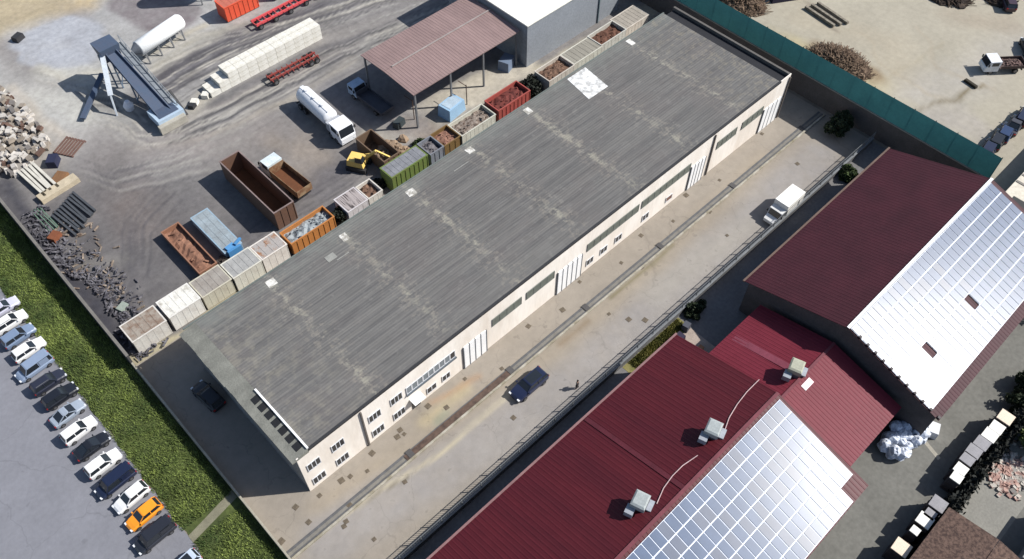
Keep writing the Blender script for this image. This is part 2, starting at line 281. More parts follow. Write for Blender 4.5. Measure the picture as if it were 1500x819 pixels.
# ================================================================ LONG WAREHOUSE
def roof_mat():
    m = bpy.data.materials.new('weathered_fibre_cement'); m.use_nodes = True; nt = m.node_tree; b = nt.nodes['Principled BSDF']; L = nt.links.new
    tc = nd(nt, 'ShaderNodeTexCoord'); sx = nd(nt, 'ShaderNodeSeparateXYZ'); L(tc.outputs['Object'], sx.inputs[0])
    def mth(op, *ins, clamp=False):
        n = nd(nt, 'ShaderNodeMath', operation=op); n.use_clamp = clamp
        for k, v in enumerate(ins):
            if isinstance(v, (int, float)): n.inputs[k].default_value = v
            else: L(v, n.inputs[k])
        return n.outputs[0]
    def noise(sc, st=(1, 1, 1), det=5):
        mp = nd(nt, 'ShaderNodeMapping'); mp.inputs['Scale'].default_value = st; L(tc.outputs['Object'], mp.inputs[0])
        n = nd(nt, 'ShaderNodeTexNoise'); n.inputs['Scale'].default_value = sc; n.inputs['Detail'].default_value = det; n.inputs['Roughness'].default_value = .65; L(mp.outputs[0], n.inputs[0]); return n.outputs[0]
    def ramp(v, a, b_): 
        n = nd(nt, 'ShaderNodeMapRange', interpolation_type='SMOOTHSTEP'); n.inputs[1].default_value = a; n.inputs[2].default_value = b_; L(v, n.inputs[0]); return n.outputs[0]
    def mix(f, c1, c2):
        n = nd(nt, 'ShaderNodeMix', data_type='RGBA'); L(f, n.inputs[0])
        for k, c in ((6, c1), (7, c2)):
            if isinstance(c, tuple): n.inputs[k].default_value = (*c, 1)
            else: L(c, n.inputs[k])
        return n.outputs[2]
    streak = noise(1, (.05, 2.2, 1), 5); fine = noise(1, (.5, 4.5, 1), 4); cloud = noise(.16); spots = noise(1.1, (1, 1, 1), 4)
    base = mix(ramp(streak, .32, .68), A(107,106,106), A(130,128,125))
    base = mix(mth('MULTIPLY', ramp(cloud, .45, .65), .35), base, A(122,115,113))
    base = mix(mth('MULTIPLY', ramp(fine, .4, .7), .3), base, A(142,141,139))
    # sheet-to-sheet tone
    br = nd(nt, 'ShaderNodeTexBrick'); mp = nd(nt, 'ShaderNodeMapping'); L(tc.outputs['Object'], mp.inputs[0]); L(mp.outputs[0], br.inputs[0]); br.inputs['Scale'].default_value = 1; br.inputs['Brick Width'].default_value = 2.5; br.inputs['Row Height'].default_value = .95
    br.inputs['Mortar Size'].default_value = .02; br.inputs['Color1'].default_value = (.95, .95, .95, 1); br.inputs['Color2'].default_value = (1.06, 1.06, 1.06, 1); br.inputs['Mortar'].default_value = (.88, .88, .88, 1); br.inputs['Bias'].default_value = 0
    mm = nd(nt, 'ShaderNodeMix', data_type='RGBA', blend_type='MULTIPLY'); mm.inputs[0].default_value = .8; L(base, mm.inputs[6]); L(br.outputs[0], mm.inputs[7]); base = mm.outputs[2]
    blot = mth('MULTIPLY', ramp(noise(.8, (1, 1, 1), 5), .56, .72), .4); base = mix(blot, base, A(152,150,146))
    dk_ = mth('MULTIPLY', ramp(noise(.45, (.3, 1.4, 1), 5), .55, .75), .35); base = mix(dk_, base, A(92,92,94))
    # lichen and repairs along the bay joints, every 10.15 m
    wob = mth('MULTIPLY', mth('SUBTRACT', noise(.9), .5), 1.6)
    f = mth('FRACT', mth('DIVIDE', mth('ADD', mth('SUBTRACT', sx.outputs[0], 15), wob), 10))
    d = mth('MULTIPLY', mth('ABSOLUTE', mth('SUBTRACT', f, .5)), 10)
    seam = mth('SUBTRACT', 1, ramp(d, .05, .7)); seam = mth('MULTIPLY', mth('MULTIPLY', seam, ramp(spots, .46, .58)), ramp(noise(.23), .34, .6))
    base = mix(mth('MULTIPLY', seam, .75), base, A(176,172,158))
    wide = mth('MULTIPLY', mth('SUBTRACT', 1, ramp(d, .5, 2.6)), ramp(noise(1.6), .5, .62)); base = mix(mth('MULTIPLY', wide, .35), base, A(168,160,148))
    # pale lichen toward the left end, greenish rim along the far eave
    le = mth('MULTIPLY', mth('SUBTRACT', 1, ramp(sx.outputs[0], 11, 24)), ramp(noise(.7), .46, .66)); base = mix(mth('MULTIPLY', le, .5), base, A(160,155,142))
    ye = mth('MULTIPLY', ramp(sx.outputs[1], 52.2, 54.8), ramp(noise(.5), .3, .6)); base = mix(mth('MULTIPLY', ye, .35), base, A(146,152,146))
    re = mth('MULTIPLY', ramp(sx.outputs[0], 76, 88), ramp(noise(1.2), .5, .64)); base = mix(mth('MULTIPLY', re, .4), base, A(168,160,142))
    L(base, b.inputs['Base Color']); b.inputs['Roughness'].default_value = .9; b.inputs['Specular IOR Level'].default_value = .2
    w = nd(nt, 'ShaderNodeTexWave', wave_type='BANDS', bands_direction='Y', wave_profile='SIN'); w.inputs['Scale'].default_value = .9; w.inputs['Distortion'].default_value = 0; L(tc.outputs['Object'], w.inputs[0])
    bp = nd(nt, 'ShaderNodeBump'); bp.inputs['Strength'].default_value = .35; bp.inputs['Distance'].default_value = .05; L(w.outputs[0], bp.inputs['Height']); L(bp.outputs[0], b.inputs['Normal'])
    return m
wall_p = M('pink_white_render', A(246,239,230,.82), .85, scale=.35, col2=A(230,219,206,.8), stretch=(1, 1, .25), thr=(.3,.6), fine=.04)
wall_g = M('grey_render', A(170,168,166), .9, scale=.5)
white = M('white_paint', A(250,250,250,.85), .5, var=.08); offw = M('off_white_panel', A(228,230,234,.8), .6, var=.12)
dkgl = glass(); dark_m = M('dark_trim', (.03, .03, .033), .6); grey_m = M('galvanised_steel', A(150,152,156), .5, metal=.2); concrete = M('concrete', A(176,172,164), .9, scale=.9, bump=.3)
wh = thing('warehouse', 'long cream walled warehouse with a weathered grey flat roof in the middle', 'warehouse'); wh['metric'] = 1
Z = 7.7
MB().box(9.9, 90.7, 35.12, 55.2, 0, 7.2).build('wall', wall_g, wh)
MB().prism([(9.85, 35.0), (90.75, 35.0), (90.75, 35.117), (9.85, 35.117)], 0, 7.5).build('facade', wall_p, wh)
roofm = roof_mat()
MB().box(11.3, 88.3, 35.2, 55.3, 7.21, Z).build('roof', roofm, wh)
t = MB(); yy = 34.98     # outward sloping sheets down the left end
while yy < 55.3:
    y1 = min(55.32, yy+1.06); k = random.uniform(-.07, .07) if yy > 44 else 0
    t.add([(11.29, yy, Z+.03), (11.29, y1, Z+.03), (9.35+k, y1, 7.36), (9.35+k, yy, 7.36), (9.35+k, y1, 7.29), (9.35+k, yy, 7.29)], [(0,1,2,3),(3,2,4,5)]); yy = y1
t.add([(11.29,34.98,7.2),(11.29,34.98,Z+.03),(9.35,34.98,7.36),(9.35,34.98,7.2)], [(0,1,2,3)])
t.build('end_roof', M('pale_fibre_cement', A(160,160,150), .9, scale=.7, col2=A(134,134,126), bump=.4), wh)
MB().box(11.22, 11.42, 35.1, 44.0, Z+.035, Z+.2).build('white_fascia', white, wh)
for i in range(7):
    y = 35.65+i*1.17
    w = MB().add([(11.15,y,Z+.03),(11.15,y+.82,Z+.03),(10.35,y+.82,Z-.11),(10.35,y,Z-.11)], [(0,1,2,3)]); w.add([(11.15,y,Z-.0),(11.15,y+.82,Z-.0),(10.35,y+.82,Z-.14),(10.35,y,Z-.14)], [(3,2,1,0)])
    w = w.build('roof_window', M('matt_black', (.012,.013,.016), .8), wh)  # flat black quad painted for the shade inside an eave opening
MB().box(11.3, 88.4, 34.94, 35.195, Z-.22, Z+.06).build('gutter', dark_m, wh)
MB().box(9.9, 88.4, 55.32, 55.5, Z-.12, Z+.06).build('gutter', M('green_grey_gutter', A(128,136,132), .8), wh)
MB().box(88.31, 90.4, 35.12, 55.2, 7.21, 7.24).build('dark_ledge', M('near_black', (.018,.019,.024), .9, scale=.8), wh)  # sunken strip in one near-black colour
MB().box(90.41, 90.75, 35.12, 55.3, 7.21, 7.72).build('parapet', M('grey_parapet', A(120,116,112), .9, scale=.6), wh)
MB().add([(88.3, 34.99, 7.5), (90.75, 34.99, 7.5), (90.75, 34.99, 7.72), (88.3, 34.99, 7.72), (88.3, 35.11, 7.5), (90.75, 35.11, 7.5), (90.75, 35.11, 7.72), (88.3, 35.11, 7.72)], [(0,1,2,3),(7,6,5,4),(3,2,6,7),(1,5,6,2),(0,3,7,4)]).build('facade_return', wall_p, wh)
def pane(x0, x1, z0, z1, name='window', mull=0, mat=None, frame=None):
    w = MB().box(x0, x1, 34.93, 34.975, z0, z1).build(name, mat or dkgl, wh)
    f = MB(); e = .07
    f.box(x0-e, x1+e, 34.9, 34.972, z0-e-.02, z0); f.box(x0-e, x1+e, 34.9, 34.972, z1, z1+e); f.box(x0-e, x0, 34.9, 34.972, z0, z1); f.box(x1, x1+e, 34.9, 34.972, z0, z1)
    for i in range(mull): xm = x0+(x1-x0)*(i+1)/(mull+1); f.box(xm-.04, xm+.04, 34.9, 34.929, z0, z1)
    f.build('frame', frame or offw, w); return w
for x in (11.25, 14.2, 18.9, 21.75):
    for z in (4.6, 1.4): pane(x-.7, x+.7, z-.6, z+.6, mull=2)
gl2 = M('grey_green_glazing', A(124,132,124), .3, var=.25, scale=1.5)
for i in range(9): pane(23.15+i*.76, 23.15+i*.76+.6, 3.95, 5.1, mat=M('pale_blue_glazing', A(150,160,168), .3) if i < 8 else dkgl)
MB().box(23.0, 30.0, 34.78, 34.96, 3.6, 3.8).build('sill', M('blue_grey_sill', A(110,120,130), .6), wh)
pane(25.7, 26.9, .8, 1.8, mull=1); pane(27.9, 28.9, .8, 1.8, mull=1)
for x0, x1 in ((35.5,39.9),(40.8,45.2),(50.9,60.0),(60.7,70.0),(75.6,79.6),(80.9,85.4)): pane(x0, x1, 4.0, 5.2, mull=int((x1-x0)/1.2), mat=gl2, frame=M('dull_frame', A(140,146,140), .6))
for x in (51.6, 54.1, 56.8, 61.9): pane(x-.55, x+.55, .95, 1.95, mull=1)
pane(66.0, 67.1, 1.0, 1.8, mat=M('brown_shutter', A(150,110,96), .8))
d = MB().box(23.5, 24.6, 34.93, 34.975, .02, 2.1).build('door', dkgl, wh)
MB().box(23.3, 24.8, 34.0, 34.97, 2.3, 2.38).build('canopy', white, d)
for x0, x1, n in ((31.0,34.4,4),(45.8,49.9,5),(70.3,73.2,4),(85.8,89.8,4)):
    w = (x1-x0)/n
    for i in range(n): MB().box(x0+i*w+.14, x0+(i+1)*w, 34.86, 34.975, .05, 4.3).build('folding_door', white, wh)
    for i in range(n+1): MB().box(x0+i*w, x0+i*w+.13, 34.84, 34.96, .02, 4.3).build('door_gap', M('door_gap_grey', A(120,126,134), .6), wh)
for x in (17.45, 74.4, 90.55):
    MB().box(x-.08, x+.08, 34.8, 34.975, .1, 7.3).build('downpipe', M('downpipe_grey', A(130,122,116), .6), wh)
for i, x in enumerate((20, 30, 39.8, 49.8, 60, 80)):   # white repairs near the far eave
    MB().obox((x+random.uniform(-.2,.2), 54.0+random.uniform(-.3, .3), Z+.015), (random.uniform(.8,1.2), random.uniform(.9,1.5), .02), (0, 0, random.uniform(-.1, .1))).build('roof_patch', M('repair_white', A(222,220,214,.8), .8, scale=2, col2=A(180,176,166), thr=(.4,.55)), wh)
MB().prism([(68.0,55.0),(71.5,55.0),(70.9,50.3),(67.2,50.3)], Z+.002, Z+.03).build('white_roof_sheet', M('mottled_white', A(232,232,230,.8), .7, scale=1.4, col2=A(192,192,190), thr=(.35,.55)), wh)
MB().obox((28.1, 51.6, Z+.02), (1.7, .1, .02)).build('flashing', M('roof_repair', A(176,176,170), .8), wh); MB().obox((47.0, 52.8, Z+.02), (2.4, .1, .02)).build('flashing', M('roof_repair', A(176,176,170)), wh); MB().obox((27.0, 52.4, Z+.02), (1.2, .9, .03)).build('flashing', M('roof_repair', A(176,176,170), .8), wh)
# ================================================================ DRAIN CHANNEL, COVERS, FENCE, WALLS
ch = thing('drain_channel', 'long straight drainage channel with steel grates across the concrete yard', 'drain channel')
MB().box(3.8, 97.5, 30.75, 31.05, .013, .07).build('grate', M('grate_steel', A(116,116,118), .7, scale=1.5, var=.3), ch)
MB().box(3.8, 97.5, 30.1, 30.38, .013, .06).build('grate', M('grate_steel', A(120,120,122)), ch)
MB().box(3.8, 97.5, 30.38, 30.75, .013, .035).build('channel_bed', M('channel_silt', A(150,146,138), .9, scale=1.5), ch)
MB().box(3.8, 97.5, 29.85, 30.1, .013, .22).build('channel_edge', M('edge_concrete', A(206,201,188), .9, scale=.7, col2=A(150,142,120)), ch)
rg = MB().box(18.5, 34.0, 30.0, 30.9, .071, .1).build('rusty_grate', M('rusty_grate', A(120,98,86), .9, scale=1.4, col2=A(80,66,60), bump=.4), ch)
for x in (34.0, 19.2, 46.5, 60.4, 76.0, 92.5): MB().box(x-.35, x+.35, 30.05, 31.15, .1, .14).build('cover_plate', M('plate_dark', A(96,94,94), .7), ch)
cvs = [(433,743),(468,726),(452,765),(412,793),(500,704),(513,698),(538,690),(545,664),(548,790),(512,740),(586,630),(582,640),(592,636),(593,706),(504,771),(507,764),(627,595),(654,597),(681,555),(735,540),(774,478),(824,454),(849,413),(939,345),(986,324),(1039,310),(892,460),(921,468),(945,469),(1065,345),(1116,196),(1054,264),(1168,240),(1005,286),(940,392),(910,385),(752,612)]
proto = None
for i, (x, y) in enumerate(cvs):
    p = G(x, y, .012)
    if proto is None:
        proto = MB().box(-.26, .26, -.26, .26, .0, .03).build('drain_cover', M('rusty_cover', A(128,116,100), .9, scale=3, var=.4)); o = proto
        tag(o, 'small square rusty drain cover set in the concrete yard', 'drain cover', 'small drain covers scattered over the concrete yard')
    else: o = proto.copy(); C.objects.link(o)
    o.location = p; s = random.uniform(.75, 1.25); o.scale = (s, s, 1); o.rotation_euler[2] = random.uniform(-.2, .2)
def railing(name, label, x0, x1, y, hw, hr, step, m1, m2):
    f = thing(name, label, 'fence')
    MB().box(x0, x1, y-.15, y+.15, 0, hw).build('base_wall', m1, f)
    MB().box(x0, x1, y-.19, y+.19, hw, hw+.08).build('coping', m2, f)
    n = int((x1-x0)/step)
    r = MB(); r.box(x0, x1, y-.025, y+.025, hr-.07, hr); r.box(x0, x1, y-.02, y+.02, hw+.25, hw+.31)
    k = x0
    while k < x1: r.box(k, k+.03, y-.012, y+.012, hw+.3, hr-.06); k += .3
    r.build('railing', m2, f)
    for i in range(n+1): MB().box(x0+i*step-.05, x0+i*step+.05, y-.05, y+.05, hw+.08, hr+.05).build('post', m2, f)
railing('railing_fence', 'long low grey wall with steel railing between concrete yard and red roofed halls', 3.0, 97.5, 22.2, .9, 1.9, 2.7, M('old_concrete', A(120,120,122), .9, scale=.7, var=.35), M('dull_steel', A(140,144,148), .6))
w = thing('boundary_wall', 'long grey concrete wall between the grass bank and the yards', 'wall')
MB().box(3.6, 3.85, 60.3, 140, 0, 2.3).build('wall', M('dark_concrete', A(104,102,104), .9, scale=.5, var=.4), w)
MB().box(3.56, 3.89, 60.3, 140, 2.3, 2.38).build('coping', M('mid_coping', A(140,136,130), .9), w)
t = MB(); P = [(3.72, 60.2), (3.66, 40), (3.6, 20)]
for (ax, ay), (bx, by) in zip(P[:-1], P[1:]): t.prism([(ax-.1, ay), (ax+.1, ay), (bx+.1, by), (bx-.1, by)], 0, 1.1)
t.build('low_wall', M('pale_coping', A(196,190,172), .9, scale=.6), w)
def net_mat():
    m = M('green_net', (.055, .215, .215), .8, scale=.35, col2=(.045, .175, .18), fine=.06); nt = m.node_tree; b = nt.nodes['Principled BSDF']; o = nt.nodes['Material Output']
    tr = nd(nt, 'ShaderNodeBsdfTranslucent'); mx = nd(nt, 'ShaderNodeMixShader'); mx.inputs[0].default_value = .06
    nt.links.new(b.inputs['Base Color'].links[0].from_socket, tr.inputs[0]); nt.links.new(b.outputs[0], mx.inputs[1]); nt.links.new(tr.outputs[0], mx.inputs[2]); nt.links.new(mx.outputs[0], o.inputs[0]); return m
# tall screen wall with green netting
w = thing('screen_wall', 'tall concrete wall topped with green netting along the sandy lot', 'wall')
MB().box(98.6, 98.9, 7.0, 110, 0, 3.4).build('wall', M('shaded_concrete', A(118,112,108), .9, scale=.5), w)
MB().box(98.5, 99.0, 7.0, 110, 3.4, 3.52).build('coping', M('pale_coping2', A(190,186,172), .9), w)
MB().add([(98.7,7.2,3.52),(98.7,110,3.52),(98.7,110,7.0),(98.7,7.2,7.0)], [(3,2,1,0)]).build('green_netting', net_mat(), w)
for i in range(35): MB().box(98.74, 98.82, 7.2+i*3.0, 7.3+i*3.0, 3.52, 7.08).build('post', M('green_post', A(40,80,74), .7), w)
# ================================================================ RED ROOFED HALLS
red = M('red_sheet', A(98,34,43), .5, scale=.3, col2=A(86,30,40), stretch=(2.2, .25, .25), spec=.22, fine=.09)
redcap = M('red_ridge_cap', A(138,70,80), .5)
def gable(b, x0, x1, ye0, yr, ye1, ze, zr, rib, mat, over=0, first=True, second=True):
    """two corrugated slopes: ribs run down the slope"""
    for (ya, yb, on) in ((ye0, yr, first), (yr, ye1, second)):
        if not on: continue
        za, zb = (ze, zr) if ya == ye0 else (zr, ze)
        m = MB(); n = int((x1-x0)/rib); xs = []
        for i in range(n):
            xx = x0+(x1-x0)*i/n; d_ = (x1-x0)/n
            xs += [(xx, 0), (xx+d_*.62, 0), (xx+d_*.72, .018), (xx+d_*.9, .018)]
        xs.append((x1, 0)); vs = []
        for xx, h in xs: vs += [(xx, ya, za+h), (xx, yb, zb+h)]
        m.add(vs, [(2*i, 2*i+2, 2*i+3, 2*i+1) for i in range(len(xs)-1)] if ya < yb else [(2*i, 2*i+1, 2*i+3, 2*i+2) for i in range(len(xs)-1)])
        # thickness
        k = len(m.v); m.add([(x0,ya,za-.06),(x1,ya,za-.06),(x1,yb,zb-.06),(x0,yb,zb-.06)], [(0,3,2,1)] if ya < yb else [(0,1,2,3)])
        m.add([(x0,ya,za-.06),(x0,ya,za+.002),(x0,yb,zb+.002),(x0,yb,zb-.06)], [(0,1,2,3)]); m.add([(x1,ya,za-.06),(x1,ya,za+.002),(x1,yb,zb+.002),(x1,yb,zb-.06)], [(0,3,2,1)])
        m.add([(x0,ya,za-.06),(x1,ya,za-.06),(x1,ya,za+.002),(x0,ya,za+.002)], [(0,1,2,3)])
        m.build('roof', mat, b)
def walls_gable(b, x0, x1, ye0, yr, ye1, ze, zr, mat):
    pts = [(ye0, 0), (ye1, 0), (ye1, ze), (yr, zr), (ye0, ze)]; m = MB()
    m.add([(x0, y, z) for y, z in pts]+[(x1, y, z) for y, z in pts], [(0,1,2,3,4),(9,8,7,6,5)]+[(i, (i+5), (i+1) % 5+5, (i+1) % 5) for i in range(5)])
    m.build('wall', mat, b)
def solar(b, x0, x1, yr, ye, zr, ze, skip, keepkey):
    """panels laid on the slope that falls toward -Y"""
    L = math.hypot(yr-ye, zr-ze); uy, uz = (ye-yr)/L, (ze-zr)/L; pw, plen = .93, 1.54; gx, gy = .11, .138
    nr = int((L-.1)/(plen+gy)); nx = int((x1-x0-.1)/(pw+gx))
    under = MB(); o_ = .09; nn = Vector((0, -uz, uy)); nn = nn if nn.z > 0 else -nn
    def q(xa, xb, s0, s1, off, mb):
        pts = [(xa, s0), (xb, s0), (xb, s1), (xa, s1)]; lo = []; hi = []
        for x_, s_ in pts:
            p_ = Vector((x_, yr+uy*s_, zr+uz*s_)); lo.append(p_+nn*(off-.04)); hi.append(p_+nn*off)
        mb.add(lo+hi, [(0,1,2,3),(7,6,5,4),(0,4,5,1),(1,5,6,2),(2,6,7,3),(3,7,4,0)])
    arr = None; cells = []
    for r_ in range(nr):
        for c_ in range(nx):
            xa = x0+.08+c_*(pw+gx); s0 = .12+r_*(plen+gy)
            if skip(xa+pw/2, yr+uy*(s0+plen/2)): continue
            cells.append((xa, s0))
            q(xa-gx*.5, xa+pw+gx*.5, s0-gy*.5, s0+plen+gy*.5, .10, under)
    arr = under.build('solar_array', M('solar_backing', A(236,243,255,.8), .42, var=.05, spec=.25), b)
    cells.sort(key=keepkey); rest = MB(); mats = [M('solar_cell_blue', (.09,.125,.20), .28, var=.18, scale=.5, spec=.26, fine=.02), M('solar_cell_grey', (.11,.13,.18), .29, var=.16, scale=.5, spec=.26, fine=.02)]
    rest2 = MB()
    for i, (xa, s0) in enumerate(cells):
        if i < 98:
            mb = MB(); q(xa, xa+pw, s0, s0+plen, .145, mb); mb.build('solar_panel', mats[random.random() < .35], arr)
        else: q(xa, xa+pw, s0, s0+plen, .145, rest)
    tag(rest.build('solar_panel_field', mats[0], arr), kind='stuff')
hw_m = M('hall_wall', A(104,98,98), .9)
hall = thing('red_roof_hall', 'near hall with dark red sheet roof and solar panels at the bottom', 'industrial hall')
gable(hall, -12, 47.5, 18.75, 6.65, -5.4, 6.0, 9.0, .5, red); walls_gable(hall, -11.8, 47.2, 18.3, 6.65, -5.0, 5.85, 8.9, hw_m)
MB().bar((-12, 6.65, 9.05), (47.5, 6.65, 9.05), .35, .05).build('ridge_cap', redcap, hall)
MB().bar((-12, 18.83, 6.0), (47.6, 18.83, 6.0), .22, .16).build('gutter', M('pinkish_gutter', A(160,120,120), .6), hall)
solar(hall, -5, 47.4, 6.2, -5.4, 8.89, 6.0, lambda x, y: (x > 44.9 and y < -3.4) , lambda c: abs(c[0]-36)+c[1]*.5)
MB().obox((33, 12.7, 7.56), (.5, 12.2, .02), (-math.atan2(3, 12.1), 0, 0)).build('lighter_sheet', M('faded_red', A(108,42,53), .5), hall)
far = thing('red_roof_hall', 'far hall with plain dark red slope and glaring solar panels at right edge', 'industrial hall')
red2 = M('dark_red_sheet', A(84,41,51), .6, scale=.25, col2=A(72,36,45), spec=.2, fine=.04)
gable(far, 59.2, 91.3, 18.2, 6.1, -6.6, 5.55, 9.15, .5, red2); walls_gable(far, 59.7, 91.0, 17.8, 6.1, -6.2, 5.4, 9.0, hw_m)
MB().bar((59.1, 18.28, 5.55), (91.4, 18.28, 5.55), .22, .16).build('gutter', M('brown_gutter', A(124,100,88), .6), far)
MB().bar((59.2, 6.1, 9.22), (91.3, 6.1, 9.22), .35, .05).build('ridge_cap', white, far)
gaps = [(65.5, -1.2), (74.8, -1.1)]
solar(far, 59.3, 91.2, 5.95, -6.6, 9.13, 5.55, lambda x, y: any(abs(x-a_) < .55 and abs(y-b_) < .9 for a_, b_ in gaps), lambda c: abs(c[0]-68)+c[1]*.5)
for i in range(11): MB().obox((59.45, 4.6-i*1.1, 8.83-i*1.1*.285), (.3, .32, .2), (R(13.3), 0, 0)).build('roof_clamp', M('clamp_grey', A(90,84,86), .7), far)
link = thing('link_roof_hall', 'lower red roofed link building between the two halls', 'industrial hall')
redl = M('link_red_sheet', A(134,54,68), .5, scale=.2, col2=A(124,49,62), spec=.13, fine=.05)
gable(link, 47.9, 58.9, 15.4, 6.5, -2.95, 4.2, 6.3, .45, redl); walls_gable(link, 47.9, 58.6, 15.0, 6.5, -2.6, 4.1, 6.2, hw_m)
MB().bar((47.9, 6.5, 6.35), (58.9, 6.5, 6.35), .3, .04).build('ridge_cap', redcap, link)
MB().obox((53.0, 11, 5.27), (.9, 8.9, .02), (-math.atan2(2.2, 8.9), 0, 0)).build('lighter_sheet', M('faded_pink_red', A(154,76,92), .5), link)
MB().obox((52.6, 5.6, 6.13), (1.5, .7, .05), (math.atan2(2.2, 9.4), 0, 0)).build('white_cap', M('pale_pink_cap', A(240,224,228,.8), .5), link)
# extractor units on the roofs
for i, (x, y, z, lab) in enumerate(((28.9, 8.6, 8.45, 'box shaped roof extractor nearest the bottom edge of the near hall'), (39.4, 8.5, 8.5, 'box shaped roof extractor on the near hall beside the link roof'), (52.6, 7.4, 6.2, 'cream topped roof extractor on the lower link roof'))):
    u = thing('roof_extractor', lab, 'extractor', (x, y, z), R(18), 'roof extractor units')
    tp = M('extractor_top', A(196,204,204), .5) if i < 2 else M('extractor_cream', A(206,206,184), .6)
    MB().box(-.55, .55, -.55, .55, 0, .9).build('base', M('extractor_grey', A(120,128,140), .6), u)
    MB().loft([[(-.8,-.7,.9),(.8,-.7,.9),(.8,.7,.9),(-.8,.7,.9)], [(-.8,-.7,1.5),(.8,-.7,1.5),(.8,.7,1.5),(-.8,.7,1.5)], [(-.6,-.55,1.62),(.6,-.55,1.62),(.6,.55,1.62),(-.6,.55,1.62)]]).build('hood', tp, u)
    MB().box(-1.5, -.56, .1, .9, .25, .95).build('duct', M('duct_pale', A(190,196,206), .5), u)
    MB().box(-.2, .9, -1.2, -.72, .3, .5).build('bracket', M('duct_pale', A(190,196,206)), u)
def roofz(y): return 6.0+(18.75-y)/12.1*3.0
for pts, lab in (([(962,738),(972,715),(985,697),(1000,682),(1022,667)], 'pale cable curving over the red roof between two extractors'), ([(1061,632),(1068,612),(1080,592),(1094,574),(1112,556)], 'pale cable running from near hall extractor toward the link roof')):
    t = MB(); prev = None
    for p in pts:
        q_ = G(*p, 8.3); q_ = G(*p, roofz(q_.y)+.1)
        if prev: t.cyl(prev, q_, .045, n=6)
        prev = q_
    tag(t.build('roof_cable', M('cable_pale', A(226,196,196,.7), .6)), lab, 'cable')
# ================================================================ OPEN CANOPY AND WHITE SHED
can = thing('open_canopy', 'dusty pink sheet roof of the open sided canopy in the yard', 'canopy shed')
pink = M('dusty_pink_sheet', A(170,144,140), .75, scale=.2, col2=A(152,128,125), stretch=(1, .3, 1), fine=.08)
def slope(b, x0, x1, y0, y1, z0, z1, rib, mat):
    n = int((x1-x0)/rib); xs = []
    for i in range(n): xx = x0+(x1-x0)*i/n; d_ = (x1-x0)/n; xs += [(xx, 0), (xx+d_*.55, 0), (xx+d_*.65, .025), (xx+d_*.9, .025)]
    xs.append((x1, 0)); vs = []
    for xx, h in xs: vs += [(xx, y0, z0+h), (xx, y1, z1+h)]
    m = MB().add(vs, [(2*i, 2*i+2, 2*i+3, 2*i+1) for i in range(len(xs)-1)]); m.add([(x0,y0,z0-.12),(x1,y0,z0-.12),(x1,y1,z1-.12),(x0,y1,z1-.12)], [(0,3,2,1)])
    m.add([(x0,y0,z0-.12),(x1,y0,z0-.12),(x1,y0,z0),(x0,y0,z0)], [(0,1,2,3)]); m.add([(x0,y0,z0-.12),(x0,y0,z0),(x0,y1,z1),(x0,y1,z1-.12)], [(0,1,2,3)]); return m.build('roof', mat, b)
slope(can, 51.6, 72.4, 67.6, 74.0, 6.0, 6.25, .5, pink); slope(can, 51.6, 72.4, 74.05, 79.4, 6.25, 6.0, .5, pink)
MB().bar((53, 74.02, 6.33), (72.3, 74.02, 6.33), .25, .05).build('ridge_cap', M('ridge_pale', A(184,172,168), .7), can)
for x in (52, 58.5, 65, 71.9):
    for y in (67.9, 79.1): MB().box(x-.12, x+.12, y-.12, y+.12, 0, 5.9).build('post', grey_m, can)
t = MB()
for x in (52, 58.5, 65, 71.9): t.box(x-.08, x+.08, 67.7, 79.3, 5.68, 5.86)
t.build('beam', grey_m, can)
shed = thing('white_shed', 'tall pale shed with white roof beside the pink canopy', 'shed')
MB().box(72.9, 94, 66.6, 84, 0, 7.0).build('wall', M('pale_blue_grey_cladding', A(168,174,182), .6, scale=.4, var=.1), shed)
MB().box(72.7, 94.2, 66.4, 84.2, 7.02, 7.2).build('roof', M('white_membrane', A(246,244,234,.85), .6, var=.05, scale=.3), shed)
t = MB(); t.box(88.9, 89.05, 66.42, 66.59, 0, 7.0); t.build('downpipe', M('pipe_teal', A(120,140,146), .6), shed)
